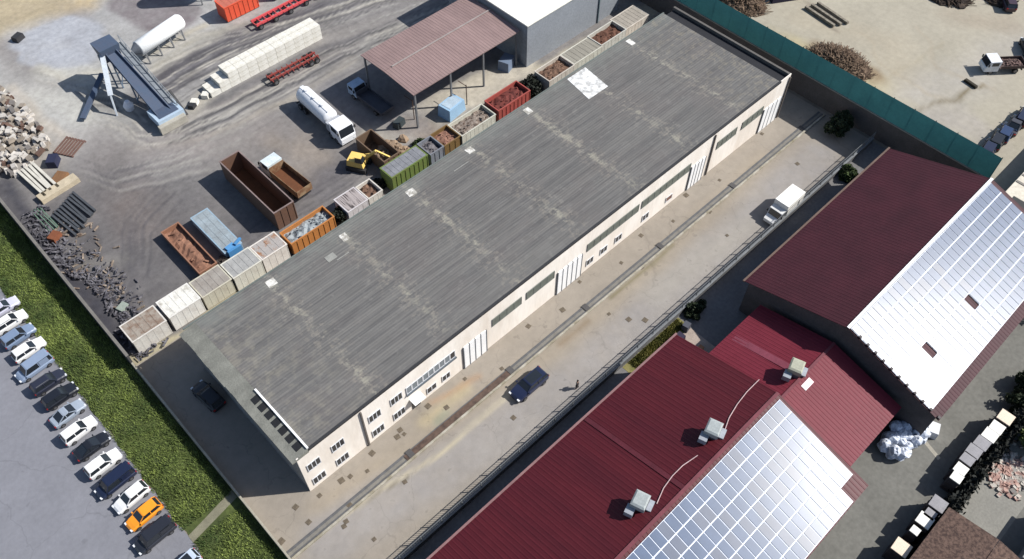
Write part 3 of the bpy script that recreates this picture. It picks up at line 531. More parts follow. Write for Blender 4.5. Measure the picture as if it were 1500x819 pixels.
# ================================================================ CONTAINERS
def rnd_fill(mb, x0, x1, y0, y1, z, n, s=.35, h=.3):
    for _ in range(n):
        mb.obox((random.uniform(x0, x1), random.uniform(y0, y1), z+random.uniform(0, h)), (random.uniform(.2, 1)*s*2, random.uniform(.2, .9)*s, random.uniform(.05, .5)*s), (random.uniform(-.5, .5), random.uniform(-.5, .5), random.uniform(0, PI)))
def container(label, x0, x1, y0, y1, h, col, kind='fill', fill=None, rz=0, name='skip_container', cat='skip', group='skips and containers lined up behind the warehouse', lid=None, side=None):
    L = x1-x0; W = y1-y0; c = thing(name, label, cat, ((x0+x1)/2, (y0+y1)/2, 0), rz, group)
    key = '%s_%d' % (name, int(col[0]*999+col[1]*77+col[2]*7)); m = painted('paint_'+key, col)
    t = MB(); e = .08; a_, b_ = L/2, W/2
    t.box(-a_, a_, -b_, b_, .15, .25)
    t.box(-a_, a_, -b_, -b_+e, .25, h); t.box(-a_, a_, b_-e, b_, .25, h); t.box(-a_, -a_+e, -b_+e, b_-e, .25, h); t.box(a_-e, a_, -b_+e, b_-e, .25, h)
    n = max(3, int(L/.75)); rd = .02 if sum(col) > 1.0 else .07
    for i in range(n+1):
        x = -a_+L*i/n; x = max(-a_+.05, min(a_-.05, x)); t.box(x-.05, x+.05, -b_-rd, -b_+.01, .2, h-.12); t.box(x-.05, x+.05, b_-.01, b_+rd, .2, h-.12)
    t.build('body', m, c)
    r = MB(); r.box(-a_-.06, a_+.06, -b_-.07, -b_+.1, h, h+.09); r.box(-a_-.06, a_+.06, b_-.1, b_+.07, h, h+.09); r.box(-a_-.06, -a_+.1, -b_+.1, b_-.1, h, h+.09); r.box(a_-.1, a_+.06, -b_+.1, b_-.1, h, h+.09)
    r.build('rim', side or m, c)
    for s in (-1, 1): MB().box(-a_+.1, a_-.1, s*b_*.45-.08, s*b_*.45+.08, 0, .15).build('skid', dark_m, c)
    if lid is not None:
        t = MB(); t.box(-a_+.11, a_-.11, -b_+.11, b_-.11, h+.0, h+.092)
        for i in range(1, n): x = -a_+L*i/n; t.box(x-.05, x+.05, -b_+.15, b_-.15, h+.09, h+.12)
        t.build('cover', lid, c)
    elif fill is not None:
        nxg, nyg = max(4, int(L/.5)), max(4, int(W/.5)); vs = []
        for j in range(nyg+1):
            for i in range(nxg+1): vs.append((-a_+.09+(L-.18)*i/nxg, -b_+.09+(W-.18)*j/nyg, h-.55+random.uniform(-.12, .14)+.25*math.sin(PI*i/nxg)*math.sin(PI*j/nyg)))
        t = MB().add(vs, [(j*(nxg+1)+i, j*(nxg+1)+i+1, (j+1)*(nxg+1)+i+1, (j+1)*(nxg+1)+i) for j in range(nyg) for i in range(nxg)])
        rnd_fill(t, -a_+.5, a_-.5, -b_+.4, b_-.4, h-.4, int(L*4), .25); t.build('load', fill, c)
    return c
rubl = M('rubble_load', A(168,156,146), .95, scale=3, col2=A(110,94,84), thr=(.42,.58), fine=.25); brown = M('brown_load', A(150,118,98), .95, scale=2, col2=A(96,72,60), fine=.25)
cover_g = M('faded_grey_cover', A(182,176,168), .85, scale=1, col2=A(160,152,144)); cover_b = M('pale_blue_cover', A(176,190,198), .8, scale=.7, col2=A(150,158,162))
wr = A(216,212,204,.8); whs = M('chalky_white', A(224,222,214,.8), .85, scale=.8, col2=A(186,180,168), thr=(.3,.5))
container('whitish skip with a blotchy brown cover at the left end of the row', 4.9, 9.1, 61.3, 64.2, 2.6, wr, lid=M('blotchy_cover', A(176,166,154), .9, scale=1.4, col2=A(146,124,108), thr=(.38,.6), fine=.2))
container('white skip with chalky white cover second from the left end', 9.5, 13.5, 61.3, 64.2, 2.7, A(230,228,222,.8), lid=whs)
container('dull beige covered skip between pale skips near the left end', 13.8, 17.7, 61.3, 64.2, 2.5, A(206,202,184,.75), lid=cover_g)
container('pale grey covered skip beside the light blue flat container', 17.95, 21.8, 61.1, 63.9, 2.6, A(216,214,202,.8), lid=M('light_cover', A(190,190,188), .85))
container('pale skip with a rust stained end next to the orange skip', 22.0, 25.5, 61.1, 63.8, 2.6, A(226,220,212,.8), lid=M('stained_cover', A(186,180,176), .85, scale=.8, col2=A(172,128,98), thr=(.4,.5)))
container('bright orange skip loaded with pale sheets and blue scrap', 26.0, 32.4, 60.8, 63.2, 2.5, A(196,130,70,.75), fill=M('pale_scrap', A(176,184,188), .8, scale=1.5, col2=A(100,110,118), thr=(.4,.55)))
container('white skip with slatted cover beside the dark shrub', 34.2, 37.3, 60.3, 63.2, 2.3, A(214,210,212,.75), lid=M('slat_cover', A(190,180,178), .8, scale=2.2, stretch=(3,.2,1), col2=A(90,82,82), thr=(.4,.5)))
container('small white walled skip full of brown earth beside the slatted one', 37.5, 39.7, 60.3, 63.0, 2.3, A(222,220,216,.75), fill=brown)
container('green ribbed container with a grey lid', 41.6, 47.6, 60.6, 63.0, 2.9, A(106,126,66,.8), lid=M('grey_lid', A(160,162,168), .7, scale=1, col2=A(130,132,138)))
container('grey blue skip holding crumpled metal scrap', 48.4, 50.7, 60.9, 63.6, 2.2, A(140,148,160), fill=M('metal_scrap', A(150,146,150), .7, scale=3, col2=A(70,66,70)))
container('rust brown skip heaped with reddish bricks', 50.9, 53.8, 60.9, 63.8, 2.1, A(134,108,66), fill=M('brick_scrap', A(186,142,122), .9, scale=2.5, col2=A(120,84,70)))
container('long off white skip with brown debris left of the red skip', 54.0, 60.2, 60.7, 63.6, 2.1, A(206,206,194,.8), fill=rubl)
container('bright red skip with rusty interior', 61.0, 67.1, 60.6, 63.4, 2.5, A(168,80,74,.8), fill=M('rusty_fill', A(140,70,62), .9, scale=1.5, col2=A(90,40,36)))
container('brown filled long pale skip right of the dark shrub', 71.2, 76.4, 60.3, 63.3, 2.2, A(202,196,186,.8), fill=brown)
container('pale covered skip between two brown filled skips', 76.7, 82.6, 60.4, 63.3, 2.2, A(206,206,196,.8), lid=M('pale_boards', A(176,172,160), .9, scale=.8, stretch=(3,.3,1), col2=A(150,146,136)))
container('pale skip with deep rusty brown inside near the far corner', 82.9, 88.4, 60.5, 63.4, 2.3, A(200,200,192,.8), fill=M('deep_rust', A(122,84,68), .95, scale=.8))
container('empty dusty pale skip at the right end of the row', 88.7, 94.0, 60.6, 63.8, 2.2, A(206,198,186,.8), lid=M('dust_cover', A(188,180,168), .9))
GR2 = 'separate containers standing on the gravel'
container('tall brown open container, longest one standing on the gravel', 27.0, 29.9, 65.8, 78.0, 3.3, A(120,92,78), name='open_container', cat='container', group=GR2).children[1].data.materials[0] = M('rim_pinkish', A(160,140,136), .7)
MB().box(27.09, 29.81, 65.9, 77.9, .26, .3).build('rusty_floor', M('deep_rust2', A(120,82,56), .95, scale=.6), [o for o in C.objects if o.name == 'open_container'][0]).location = (-28.45, -71.9, 0)
container('low rust brown flat container leaning toward the row', 15.7, 18.1, 65.8, 74.6, 1.2, A(170,124,100), fill=M('rust_plate', A(176,130,106), .9, scale=.8, col2=A(120,86,70)), name='flat_container', cat='container', group=GR2)
lb = container('low light blue covered container with bright blue end', 19.6, 22.0, 66.2, 74.0, 1.3, A(150,178,196,.8), lid=cover_b, name='flat_container', cat='container', group=GR2)
t = MB(); t.box(-.9, .9, -4.35, -3.98, .2, 1.6); t.obox((.9, -3.5, 1.55), (1.3, .3, .25), (0, .2, .5)); t.obox((-.2, -3.6, 1.5), (1.2, .7, .2), (.2, .1, .2)); t.build('hook_frame', painted('bright_blue', A(70,130,180,.9), .1), lb)
t = MB(); rnd_fill(t, 14.6, 15.8, 65.0, 66.2, .1, 12, .6); rnd_fill(t, 18.0, 20.2, 65.4, 66.6, .2, 12, .7)
tag(t.build('scrap_bars', M('black_scrap', (.05, .04, .035), .9)), 'dark bent scrap bars at the foot of the rust brown container', 'scrap')
# ================================================================ VEHICLES
tyre = M('tyre_rubber', (.02, .02, .02), .9); rim = M('wheel_rim', A(150,150,154), .4, metal=.6); lampw = M('headlight_lens', (.7, .72, .75), .15); lampr = M('tail_lens', (.35, .02, .02), .25)
def wheel(p, x, y, r=.32, w=.22):
    o = MB().cyl((0, -w/2, 0), (0, w/2, 0), r, n=14).build('wheel', tyre, p, loc=(x, y, r)); s = 1 if y > 0 else -1
    MB().cyl((0, s*w*.3, 0), (0, s*(w/2+.01), 0), r*.6, n=10).build('rim', rim, o)
def car(label, x, y, rz, col, L=4.3, W=1.8, H=1.5, style='hatch', roofcol=None, rail=False, pan=False, name='parked_car', group='cars parked in a row beside the grass bank', cat='car'):
    c = thing(name, label, cat, (x, y, .003), rz, group); key = 'car_%d_%d_%d' % tuple(int(v*999) for v in col)
    m = M(key, col, .32, var=.06, scale=.5, spec=.6, fine=.02); a_ = L/2; b_ = W/2
    van = style == 'van'; bz = .95 if style != 'suv' else 1.02; fx = .30 if not van else .2     # bonnet share
    def sec(x_, hw, zt, zb=.25): return [(x_,-hw*.93,zb),(x_,-hw,.5),(x_,-hw*.98,zt-.12),(x_,-hw*.84,zt),(x_,hw*.84,zt),(x_,hw*.98,zt-.12),(x_,hw,.5),(x_,hw*.93,zb)]
    nose = bz-.16
    secs = [sec(-a_, b_*.8, bz-.12, .35), sec(-a_+.12, b_*.95, bz-.02), sec(-a_+.6, b_, bz), sec(0, b_, bz), sec(a_-L*fx, b_, bz+.02), sec(a_-L*fx*.5, b_*.97, nose+.07), sec(a_-.22, b_*.9, nose-.05), sec(a_, b_*.68, nose-.22, .35)]
    MB().loft(secs).build('body', m, c, smooth=False)
    xb0, xb1 = (-a_+.06, a_-L*fx+.08); rr = {'hatch': (.42, .75), 'sedan': (.95, .85), 'suv': (.3, .7), 'van': (.12, .55)}[style]
    if style == 'sedan': xb0 = -a_+.55
    tx0, tx1 = xb0+rr[0], xb1-rr[1]; wb, wt = b_*.86, b_*.70
    MB().add([(xb0,-wb,bz-.01),(xb1,-wb,bz-.01),(xb1,wb,bz-.01),(xb0,wb,bz-.01),(tx0,-wt,H-.03),(tx1,-wt,H-.03),(tx1,wt,H-.03),(tx0,wt,H-.03)], [(0,3,2,1),(4,5,6,7),(0,1,5,4),(1,2,6,5),(2,3,7,6),(3,0,4,7)]).build('windows', dkgl, c)
    rm = roofcol or m
    MB().loft([[(tx0-.06,-wt*.9,H-.06),(tx0-.06,wt*.9,H-.06),(tx0-.06,wt*.9,H-.01),(tx0-.06,-wt*.9,H-.01)], [(tx0+.1,-wt-.03,H-.06),(tx0+.1,wt+.03,H-.06),(tx0+.1,wt,H+.02),(tx0+.1,-wt,H+.02)], [(tx1-.1,-wt-.03,H-.06),(tx1-.1,wt+.03,H-.06),(tx1-.1,wt,H+.02),(tx1-.1,-wt,H+.02)], [(tx1+.04,-wt*.9,H-.08),(tx1+.04,wt*.9,H-.08),(tx1+.04,wt*.9,H-.03),(tx1+.04,-wt*.9,H-.03)]]).build('roof', rm, c)
    for s in (-1, 1):
        p = MB(); p.bar((xb0,s*wb,bz), (tx0,s*(wt+.01),H-.03), .09); p.bar((xb1,s*wb,bz), (tx1,s*(wt+.01),H-.03), .07); xm = (xb0+xb1)/2-.1; p.bar((xm,s*(wb+.01),bz), (xm,s*(wt+.01),H-.03), .08)
        if van: p.bar((xb0+.5,s*(wb+.01),(bz+H)/2), (xm-.1,s*(wb-.02),(bz+H)/2), .04, H-bz-.1)
        p.bar((xb0,s*(wb+.01),bz), (xb1,s*(wb+.01),bz), .05)
        p.build('pillars', m, c)
    if rail:
        for s in (-1, 1): MB().bar((tx0+.2,s*(wt-.06),H+.06), (tx1-.1,s*(wt-.06),H+.06), .05).build('roof_rail', grey_m, c)
    if pan: MB().box(tx0+.45, tx1-.15, -wt*.8, wt*.8, H+.021, H+.03).build('sunroof', dkgl, c)
    for sx_ in (-1, 1):
        for sy_ in (-1, 1): wheel(c, sx_*L*.31, sy_*(b_-.1))
    for s in (-1, 1):
        MB().obox((a_-.12, s*b_*.68, nose-.16), (.24, .3, .14)).build('headlight', lampw, c); MB().obox((-a_+.05, s*b_*.74, bz-.2), (.16, .26, .2)).build('tail_light', lampr, c)
        MB().obox((xb1-.15, s*(b_+.08), bz+.08), (.16, .18, .12)).build('mirror', m, c)
    return c
wht = A(240,240,240,.8); slv = A(176,186,202); blk = (.012, .014, .02); nvy = (.012, .018, .045)
cars = [(-3.3,78.1,0,A(214,214,232,.7),'hatch','pale lavender car at the upper end of the row, mostly out of frame',{}),
 (-3.5,75.5,0,wht,'suv','white car with dark roof rails at the upper end of the row',dict(rail=True)),
 (-3.7,72.9,0,A(140,160,190),'suv','steel blue car with its nose to the grass, third from the top of the row',{}),
 (-3.7,70.3,0,wht,'hatch','white car between the steel blue car and the silver blue van',{}),
 (-4.3,67.6,PI,A(158,176,204),'van','large silver blue van with its nose out',{}),
 (-4.0,64.7,0,A(54,58,74),'suv','dark grey car next to the silver blue van',dict(rail=True)),
 (-3.9,62.2,0,blk,'suv','black car between dark grey and silver cars',{}),
 (-4.3,59.7,0,A(176,188,204),'sedan','light silver car between black and white cars',{}),
 (-4.4,57.0,0,wht,'suv','white car next to the silver one',{}),
 (-4.3,54.4,0,blk,'sedan','black car between two white cars',{}),
 (-4.4,51.8,0,wht,'suv','white car between black and navy cars',{}),
 (-4.5,49.2,PI,nvy,'van','long navy blue van parked nose out',{}),
 (-4.2,46.6,PI,wht,'hatch','white hatchback parked nose out beside the orange car',{}),
 (-4.2,44.1,PI,A(236,150,40,.95),'hatch','bright orange hatchback parked nose out in the car row',{}),
 (-4.5,41.5,PI,(.02,.022,.03),'van','black estate car next to the empty bay at the bottom',{}),
 (-4.2,36.9,PI,A(200,214,232,.75),'suv','pale blue car cut off by the bottom edge',dict(pan=True))]
for x, y, rz, col, st, lab, kw in cars:
    kk = dict(L=4.2 if st != 'van' else 4.7, H={'hatch':1.48,'sedan':1.45,'suv':1.62,'van':1.8}[st], W=1.74 if st != 'van' else 1.84, style=st); kk.update(kw)
    car(lab, x, y, rz+R(random.uniform(-2, 2)+3), col, **kk).scale = (.88, .88, .9)
car('dark blue car parked alone in the middle of the concrete yard', 34.0, 27.6, PI, (.012,.018,.05), L=4.7, W=1.9, H=1.5, style='suv', pan=True, group='cars in the yard')
car('black car in the shadow at the left end of the warehouse', 7.5, 51.2, R(95), blk, L=4.3, style='hatch', group='cars in the yard')
for i, (x, y, col, lab, st) in enumerate([(106.3,8.8,nvy,'navy car nearest the green netting beside the white roof','hatch'),(109.2,8.6,blk,'black car second from the green netting','suv'),(112.2,8.7,(.02,.04,.10),'deep blue car third from the green netting','hatch'),(115.3,8.8,(.05,.05,.06),'charcoal car fourth from the green netting','sedan'),(118.6,9.0,nvy,'dark blue van at the right edge','van'),(124.8,15.5,blk,'black car at the right edge near the flatbed lorry','suv'),(134.5,20.6,(.04,.02,.03),'maroon machine parked at the top right edge','suv')]):
    q_ = [G(1446,222),G(1458,210),G(1470,199),G(1483,188),G(1496,176),G(1504,74),G(1474,8)][i]
    car(lab, q_.x, q_.y, R(8 if i < 5 else 40), col, style=st, H=1.6, group='dark cars at the right edge')
def truck_cab(c, x0, x1, W, H, m, z0=.55):
    b_ = W/2; t = MB(); f = x1
    t.loft([[(x0,-b_,z0),(x0,b_,z0),(x0,b_,H),(x0,-b_,H)], [(f-.45,-b_,z0),(f-.45,b_,z0),(f-.45,b_,H-.05),(f-.45,-b_,H-.05)], [(f-.12,-b_*.98,z0),(f-.12,b_*.98,z0),(f-.12,b_*.98,z0+(H-z0)*.45),(f-.12,-b_*.98,z0+(H-z0)*.45)], [(f,-b_*.94,z0),(f,b_*.94,z0),(f,b_*.94,z0+(H-z0)*.38),(f,-b_*.94,z0+(H-z0)*.38)]])
    t.build('cab', m, c)
    zc = z0+(H-z0)*.45
    MB().add([(f-.47,-b_*.88,H-.12),(f-.47,b_*.88,H-.12),(f-.14,b_*.88,zc+.05),(f-.14,-b_*.88,zc+.05)] + [(f-.39,-b_*.88,H-.10),(f-.39,b_*.88,H-.10),(f-.06,b_*.88,zc+.07),(f-.06,-b_*.88,zc+.07)], [(7,6,5,4),(0,4,5,1),(1,5,6,2),(2,6,7,3),(3,7,4,0)]).build('windscreen', dkgl, c)
    for s in (-1, 1): MB().obox(((x0+f-.5)/2, s*(b_+.005), (zc+H)/2), ((f-x0)*.5, .03, (H-zc)*.6)).build('side_window', dkgl, c); MB().obox((f-.02, s*b_*.7, z0+.3), (.1, .3, .18)).build('headlight', lampw, c); MB().obox((f-.25, s*(b_+.14), H-.5), (.1, .2, .45)).build('mirror', dark_m, c)
def chassis(c, x0, x1, W, axles, r=.48, z=.75):
    t = MB()
    for s in (-1, 1): t.box(x0, x1, s*.4-.06, s*.4+.06, z-.15, z+.05)
    t.box(x0, x0+.12, -W/2+.1, W/2-.1, z-.25, z-.05); t.build('chassis', dark_m, c)
    for x in axles:
        for s in (-1, 1): wheel(c, x, s*(W/2-.18), r, .32)
# tanker lorry
tk = thing('tanker_truck', 'white tank lorry standing beside the canopy shadow', 'lorry', (*G(478,180)[:2], .004), R(-92))
L = 11.6; chassis(tk, -5.6, 5.2, 2.5, (-4.6, -3.4, 3.0, 4.4))
truck_cab(tk, 3.1, 5.7, 2.45, 2.95, M('lorry_white', A(244,246,250,.82), .4, var=.04))
MB().lathe((-5.4, 0, 2.05), (1.8, 0, 2.05), [(0, .6), (.02, 1.05), (.06, 1.2), (.94, 1.2), (.98, 1.05), (1, .6)], 20).build('tank', M('tank_white', A(238,240,244,.82), .35, var=.06), tk, smooth=True)
t = MB(); t.box(-5.2, 1.6, -.3, .3, 3.22, 3.28); 
for x in (-4, -2, 0): t.cyl((x,0,3.2), (x,0,3.42), .28, n=10)
t.build('walkway', offw, tk); MB().box(1.95, 3.0, -1.1, 1.1, .9, 2.2).build('pump_box', M('pump_grey', A(200,204,212), .6), tk)
# dark lorry in the canopy shade
dk = thing('flatbed_truck', 'dark open bed lorry with pale blue cab in the canopy shade', 'lorry', (50.2, 76.4, .004), R(-88))
chassis(dk, -3.6, 3.2, 2.2, (-2.6, 2.2), .42); truck_cab(dk, -3.9+.2, -1.9, 2.1, 2.2, M('pale_blue_paint', A(176,198,222,.8), .5)); 
t = MB(); t.box(-1.7, 3.8, -1.1, 1.1, .95, 1.05); t.box(-1.7, 3.8, -1.14, -1.06, 1.05, 1.45); t.box(-1.7, 3.8, 1.06, 1.14, 1.05, 1.45); t.box(3.74, 3.82, -1.06, 1.06, 1.05, 1.45); t.box(-1.76, -1.68, -1.06, 1.06, 1.05, 1.9)
t.build('bed', M('bed_grey', A(84,86,96), .6), dk)
# tipper with white cab
tp = thing('tipper_truck', 'white cabbed tipper lorry with rusty open body beside the tall container', 'lorry', (32.5, 71.8, .004), R(93))
chassis(tp, -3.8, 3.6, 2.3, (-2.6, -1.6, 2.8), .45); truck_cab(tp, 1.9, 4.0, 2.3, 2.6, M('cab_white', A(226,238,242,.82), .4))
t = MB(); b_ = 1.15; t.box(-4, 1.6, -b_, b_, 1.1, 1.2); t.box(-4, 1.6, -b_-.06, -b_, 1.1, 2.2); t.box(-4, 1.6, b_, b_+.06, 1.1, 2.2); t.box(-4.06, -4, -b_, b_, 1.1, 2.2); t.box(1.6, 1.68, -b_, b_, 1.1, 2.5)
t.build('tipper_body', M('tan_rust', A(176,150,118), .85, scale=.9, col2=A(126,84,56), thr=(.35,.6)), tp)
MB().box(-3.95, 1.55, -b_+.05, b_-.05, 1.21, 1.3).build('bed_floor', M('deep_rust3', A(126,80,52), .95), tp)
# box van by the railing
bv = thing('box_van', 'white box van parked beside the railing fence', 'van', (*G(1143,313)[:2], .012), PI); bv.scale = (.92, .92, .92)
chassis(bv, -3.0, 2.6, 2.1, (-2.0, 2.1), .4, .6); truck_cab(bv, .9, 2.3, 2.0, 2.1, M('van_white', A(240,240,238,.82), .4), .45); MB().loft([[(2.25,-.95,.45),(2.25,.95,.45),(2.25,.95,1.2),(2.25,-.95,1.2)], [(3.1,-.85,.45),(3.1,.85,.45),(3.1,.85,.95),(3.1,-.85,.95)]]).build('bonnet', M('van_white', None or wht), bv)
MB().box(-3.2, .85, -1.1, 1.1, .7, 2.9).build('cargo_box', M('box_white', A(244,242,236,.84), .6, var=.05), bv)
# flatbed on the sand
fb = thing('flatbed_truck', 'small white flatbed lorry alone on the sandy lot', 'lorry', (*G(1463,102)[:2], .006), R(140))
chassis(fb, -2.9, 2.7, 2.1, (-1.9, 1.9), .42); truck_cab(fb, .9, 3.0, 2.1, 2.3, M('cab_white2', A(240,242,246,.85), .4))
t = MB(); t.box(-3.2, .7, -1.1, 1.1, .95, 1.05); t.box(-3.2, .7, -1.14, -1.08, 1.05, 1.5); t.box(-3.2, .7, 1.08, 1.14, 1.05, 1.5); t.box(-3.26, -3.2, -1.1, 1.1, 1.05, 1.5); t.build('bed', M('bed_brown', A(96,76,72), .8), fb)
t = MB(); rnd_fill(t, -2.8, .3, -.8, .8, 1.15, 40, .3); t.build('load', M('load_pink', A(170,140,132), .9, scale=3, col2=A(90,70,66)), fb)
# a person standing right of the dark blue car
def skinned(name, pts, rad, edges, mat, parent):
    me = bpy.data.meshes.new(name); me.from_pydata(pts, edges, []); o = bpy.data.objects.new(name, me); C.objects.link(o); o.parent = parent; me.materials.append(mat)
    m1 = o.modifiers.new('skin', 'SKIN'); 
    for v, r_ in zip(me.skin_vertices[0].data, rad): v.radius = (r_, r_)
    me.skin_vertices[0].data[0].use_root = True; m1.use_smooth_shade = True
    o.modifiers.new('sub', 'SUBSURF').render_levels = 2; return o
pq = G(845, 569); pe = thing('person', 'person in dark clothes standing on the concrete yard right of the dark blue car', 'person', (pq.x, pq.y, .012), R(120))
sk_ = [(0,0,.93),(0,0,1.15),(0,0,1.38),(0,0,1.5),(.02,0,1.62),(.03,0,1.72),(.02,.18,1.4),(.04,.27,1.13),(.14,.27,.9),(.18,.26,.82),(.02,-.18,1.4),(.0,-.27,1.13),(.1,-.28,.9),(.14,-.27,.82),(0,.1,.88),(.08,.11,.48),(.04,.12,.08),(.17,.13,.04),(0,-.1,.88),(-.06,-.11,.48),(-.12,-.12,.08),(.0,-.13,.04)]
rd_ = [.14,.14,.15,.06,.1,.09,.065,.05,.04,.045,.065,.05,.04,.045,.1,.065,.045,.04,.1,.065,.045,.04]
ed_ = [(0,1),(1,2),(2,3),(3,4),(4,5),(2,6),(6,7),(7,8),(8,9),(2,10),(10,11),(11,12),(12,13),(0,14),(14,15),(15,16),(16,17),(0,18),(18,19),(19,20),(20,21)]
skinned('body', sk_, rd_, ed_, M('skin', A(190,150,130), .6), pe)
skinned('jacket', [(0,0,.95),(0,0,1.15),(0,0,1.4),(.02,.18,1.4),(.04,.27,1.13),(.13,.27,.93),(.02,-.18,1.4),(.0,-.27,1.13),(.09,-.28,.93)], [.165,.165,.17,.09,.07,.06,.09,.07,.06], [(0,1),(1,2),(2,3),(3,4),(4,5),(2,6),(6,7),(7,8)], M('jacket_dark', (.03,.035,.04), .9), pe)
skinned('trousers', [(0,0,.95),(0,.1,.86),(.08,.11,.48),(.04,.12,.1),(0,-.1,.86),(-.06,-.11,.48),(-.12,-.12,.1)], [.15,.115,.085,.07,.115,.085,.07], [(0,1),(1,2),(2,3),(0,4),(4,5),(5,6)], M('trousers_dark', (.02,.022,.03), .9), pe)
MB().blob((.015,0,1.72), (.115,.1,.1), .05, 10, 7).build('hair', M('hair_dark', (.02,.015,.012), .8), pe, smooth=True)
# yellow grab machine and brown bin
bb = container('brown steel bin standing crosswise behind the green container', 43.0, 45.6, 64.0, 70.0, 2.3, A(124,104,86), name='open_container', cat='container', group=GR2, fill=None)
t = MB(); rnd_fill(t, -1.0, 1.0, -2.6, 2.6, .4, 30, .4); t.build('load', M('dark_scrap', (.06,.045,.03), .9), bb)
ye = thing('grab_excavator', 'yellow grab machine parked by the brown bin', 'excavator', (41.3, 67.6, .004), R(-60))
yel = painted('machine_yellow', A(232,196,110,.9), .1); t = MB()
for s in (-1, 1): t.box(-1.4, 1.4, s*.95-.25, s*.95+.25, 0, .7)
t.build('track', dark_m, ye); MB().loft([[(-1.3,-1,.8),(1.1,-1,.8),(1.1,1,.8),(-1.3,1,.8)], [(-1.2,-.9,1.7),(.9,-.9,1.7),(.9,.9,1.7),(-1.2,.9,1.7)]]).build('body', yel, ye)
cb = MB().loft([[(0,-1,1.7),(1.1,-1,1.7),(1.1,-.1,1.7),(0,-.1,1.7)], [(.1,-.95,2.6),(.9,-.95,2.6),(.9,-.15,2.6),(.1,-.15,2.6)]]).build('cab', dkgl, ye); MB().box(.0, .95, -1, -.1, 2.6, 2.68).build('cab_roof', yel, cb)
t = MB(); t.bar((.9, .3, 1.5), (2.6, .5, 3.2), .3); t.bar((2.6, .5, 3.2), (4.3, .9, 2.1), .22); t.bar((1.0, .5, 2.1), (2.0, .55, 2.5), .14); t.build('arm', yel, ye)
t = MB(); 
for k in range(4): t.bar((4.3, .9, 2.2), (4.3+.5*math.cos(k*PI/2), .9+.5*math.sin(k*PI/2), 1.4), .14)
t.build('grab', dark_m, ye)
# ================================================================ BATCHING PLANT
bp_ = thing('batching_plant', 'blue grey inclined conveyor plant with hopper on the dusty yard', 'batching plant')
blu = painted('plant_blue', A(124,146,170), .12); blud = painted('plant_dark_blue', A(84,100,124), .1); pblu = painted('plant_pale_blue', A(176,196,214,.8), .1)
A0 = Vector((27.2, 92.6, 1.4)); A1 = Vector((26.8, 105.0, 5.6)); sd = Vector((1, 0, 0))
t = MB(); t.add([tuple(A0-sd*1.0), tuple(A0+sd*1.0), tuple(A1+sd*1.0), tuple(A1-sd*1.0)], [(0,1,2,3)]); 
for s in (-1, 1): t.bar(A0+sd*s*1.05+Vector((0,0,.15)), A1+sd*s*.75+Vector((0,0,.15)), .12, .5)
t.build('conveyor', blud, bp_); 
t = MB()
for k in range(9): t.bar(A0.lerp(A1, k/8)+sd*2.1+Vector((0,0,.3)), A0.lerp(A1, k/8)+sd*2.1+Vector((0,0,1.1)), .07)
t.bar(A0+sd*2.1+Vector((0,0,1.1)), A1+sd*2.1+Vector((0,0,1.1)), .08); t.bar(A0+sd*2.1+Vector((0,0,.2)), A1+sd*2.1+Vector((0,0,.2)), .1, .1); t.add([tuple(A0+sd*1.15), tuple(A0+sd*2.1), tuple(A1+sd*2.1), tuple(A1+sd*1.15)], [(0,1,2,3)])
t.build('walkway', M('walk_grey', A(150,158,166), .6), bp_)
for y, z in ((95, 2.0), (99, 3.4), (103.4, 4.9)): 
    t = MB()
    for s in (-1, 1): t.bar((27+s*.8, y, 0), (27+s*.8, y, z), .18)
    t.bar((26.2, y, .3), (27.8, y, z-.1), .1); t.build('support', blu, bp_)
t = MB(); t.loft([[(25.6,104,4.2),(28.0,104,4.2),(28.0,106.4,4.2),(25.6,106.4,4.2)], [(25.3,103.8,6.3),(28.3,103.8,6.3),(28.3,106.6,6.3),(25.3,106.6,6.3)]]); t.build('mixer_housing', blud, bp_)
t = MB()
for sx_ in (25.6, 28.0):
    for sy_ in (104, 106.4): t.bar((sx_, sy_, 0), (sx_, sy_, 4.3), .2)
t.build('tower_legs', blu, bp_)
t = MB(); t.box(25.5, 29.5, 91.4, 94.4, .6, 1.7); t.build('feed_hopper', pblu, bp_); MB().box(25.2, 29.3, 90.7, 91.4, .1, 1.2).build('hopper_lip', M('lip_beige', A(206,200,186), .8), bp_)
t = MB(); t.box(26, 29, 91.8, 94, 1.72, 1.76); t.build('hopper_inside', blud, bp_)
t = MB(); t.bar((29.9, 92, 0), (29.9, 95.4, 2.2), .3); t.build('ramp_beam', dark_m, bp_)
t = MB(); t.bar((25.7, 104.4, 5.6), (23.2, 99.6, 2.6), .7, .14); t.bar((23.2, 99.6, 2.6), (22.6, 98.6, 0), .2); t.build('discharge_chute', M('chute_white', A(214,222,230,.8), .5), bp_)
t = MB(); t.bar(G(150,108,1.6), G(121,174,.5), .75, .3); t.build('side_conveyor', blud, bp_)
t = MB(); t.lathe((24.6,98.6,0), (24.6,98.6,1.4), [(0,.6),(.5,.75),(1,.35)], 12); tag(t.build('white_bag', M('bag_white', A(226,228,234,.85), .8, var=.1)), 'round white sack in the shadow under the conveyor', 'sack')
sl = thing('horizontal_silo', 'long white horizontal silo on a steel frame behind the conveyor', 'silo')
SA, SB = G(202,72,2.4), G(266,29,2.4)
MB().lathe(SA, SB, [(0, .9), (.01, 1.12), (.94, 1.12), (.985, .9), (1, .4)], 22).build('tank', M('silo_white', A(246,248,248,.85), .5, var=.05), sl, smooth=True)
for k in (.08, .35, .62, .88):
    p = SA.lerp(SB, k); t = MB()
    for s in (-1, 1): t.bar((p.x, p.y+s*1.1, 0), (p.x, p.y+s*.7, p.z), .18)
    t.bar((p.x, p.y-1.1, .3), (p.x, p.y+1.1, 1.6), .1); t.build('support', grey_m, sl)
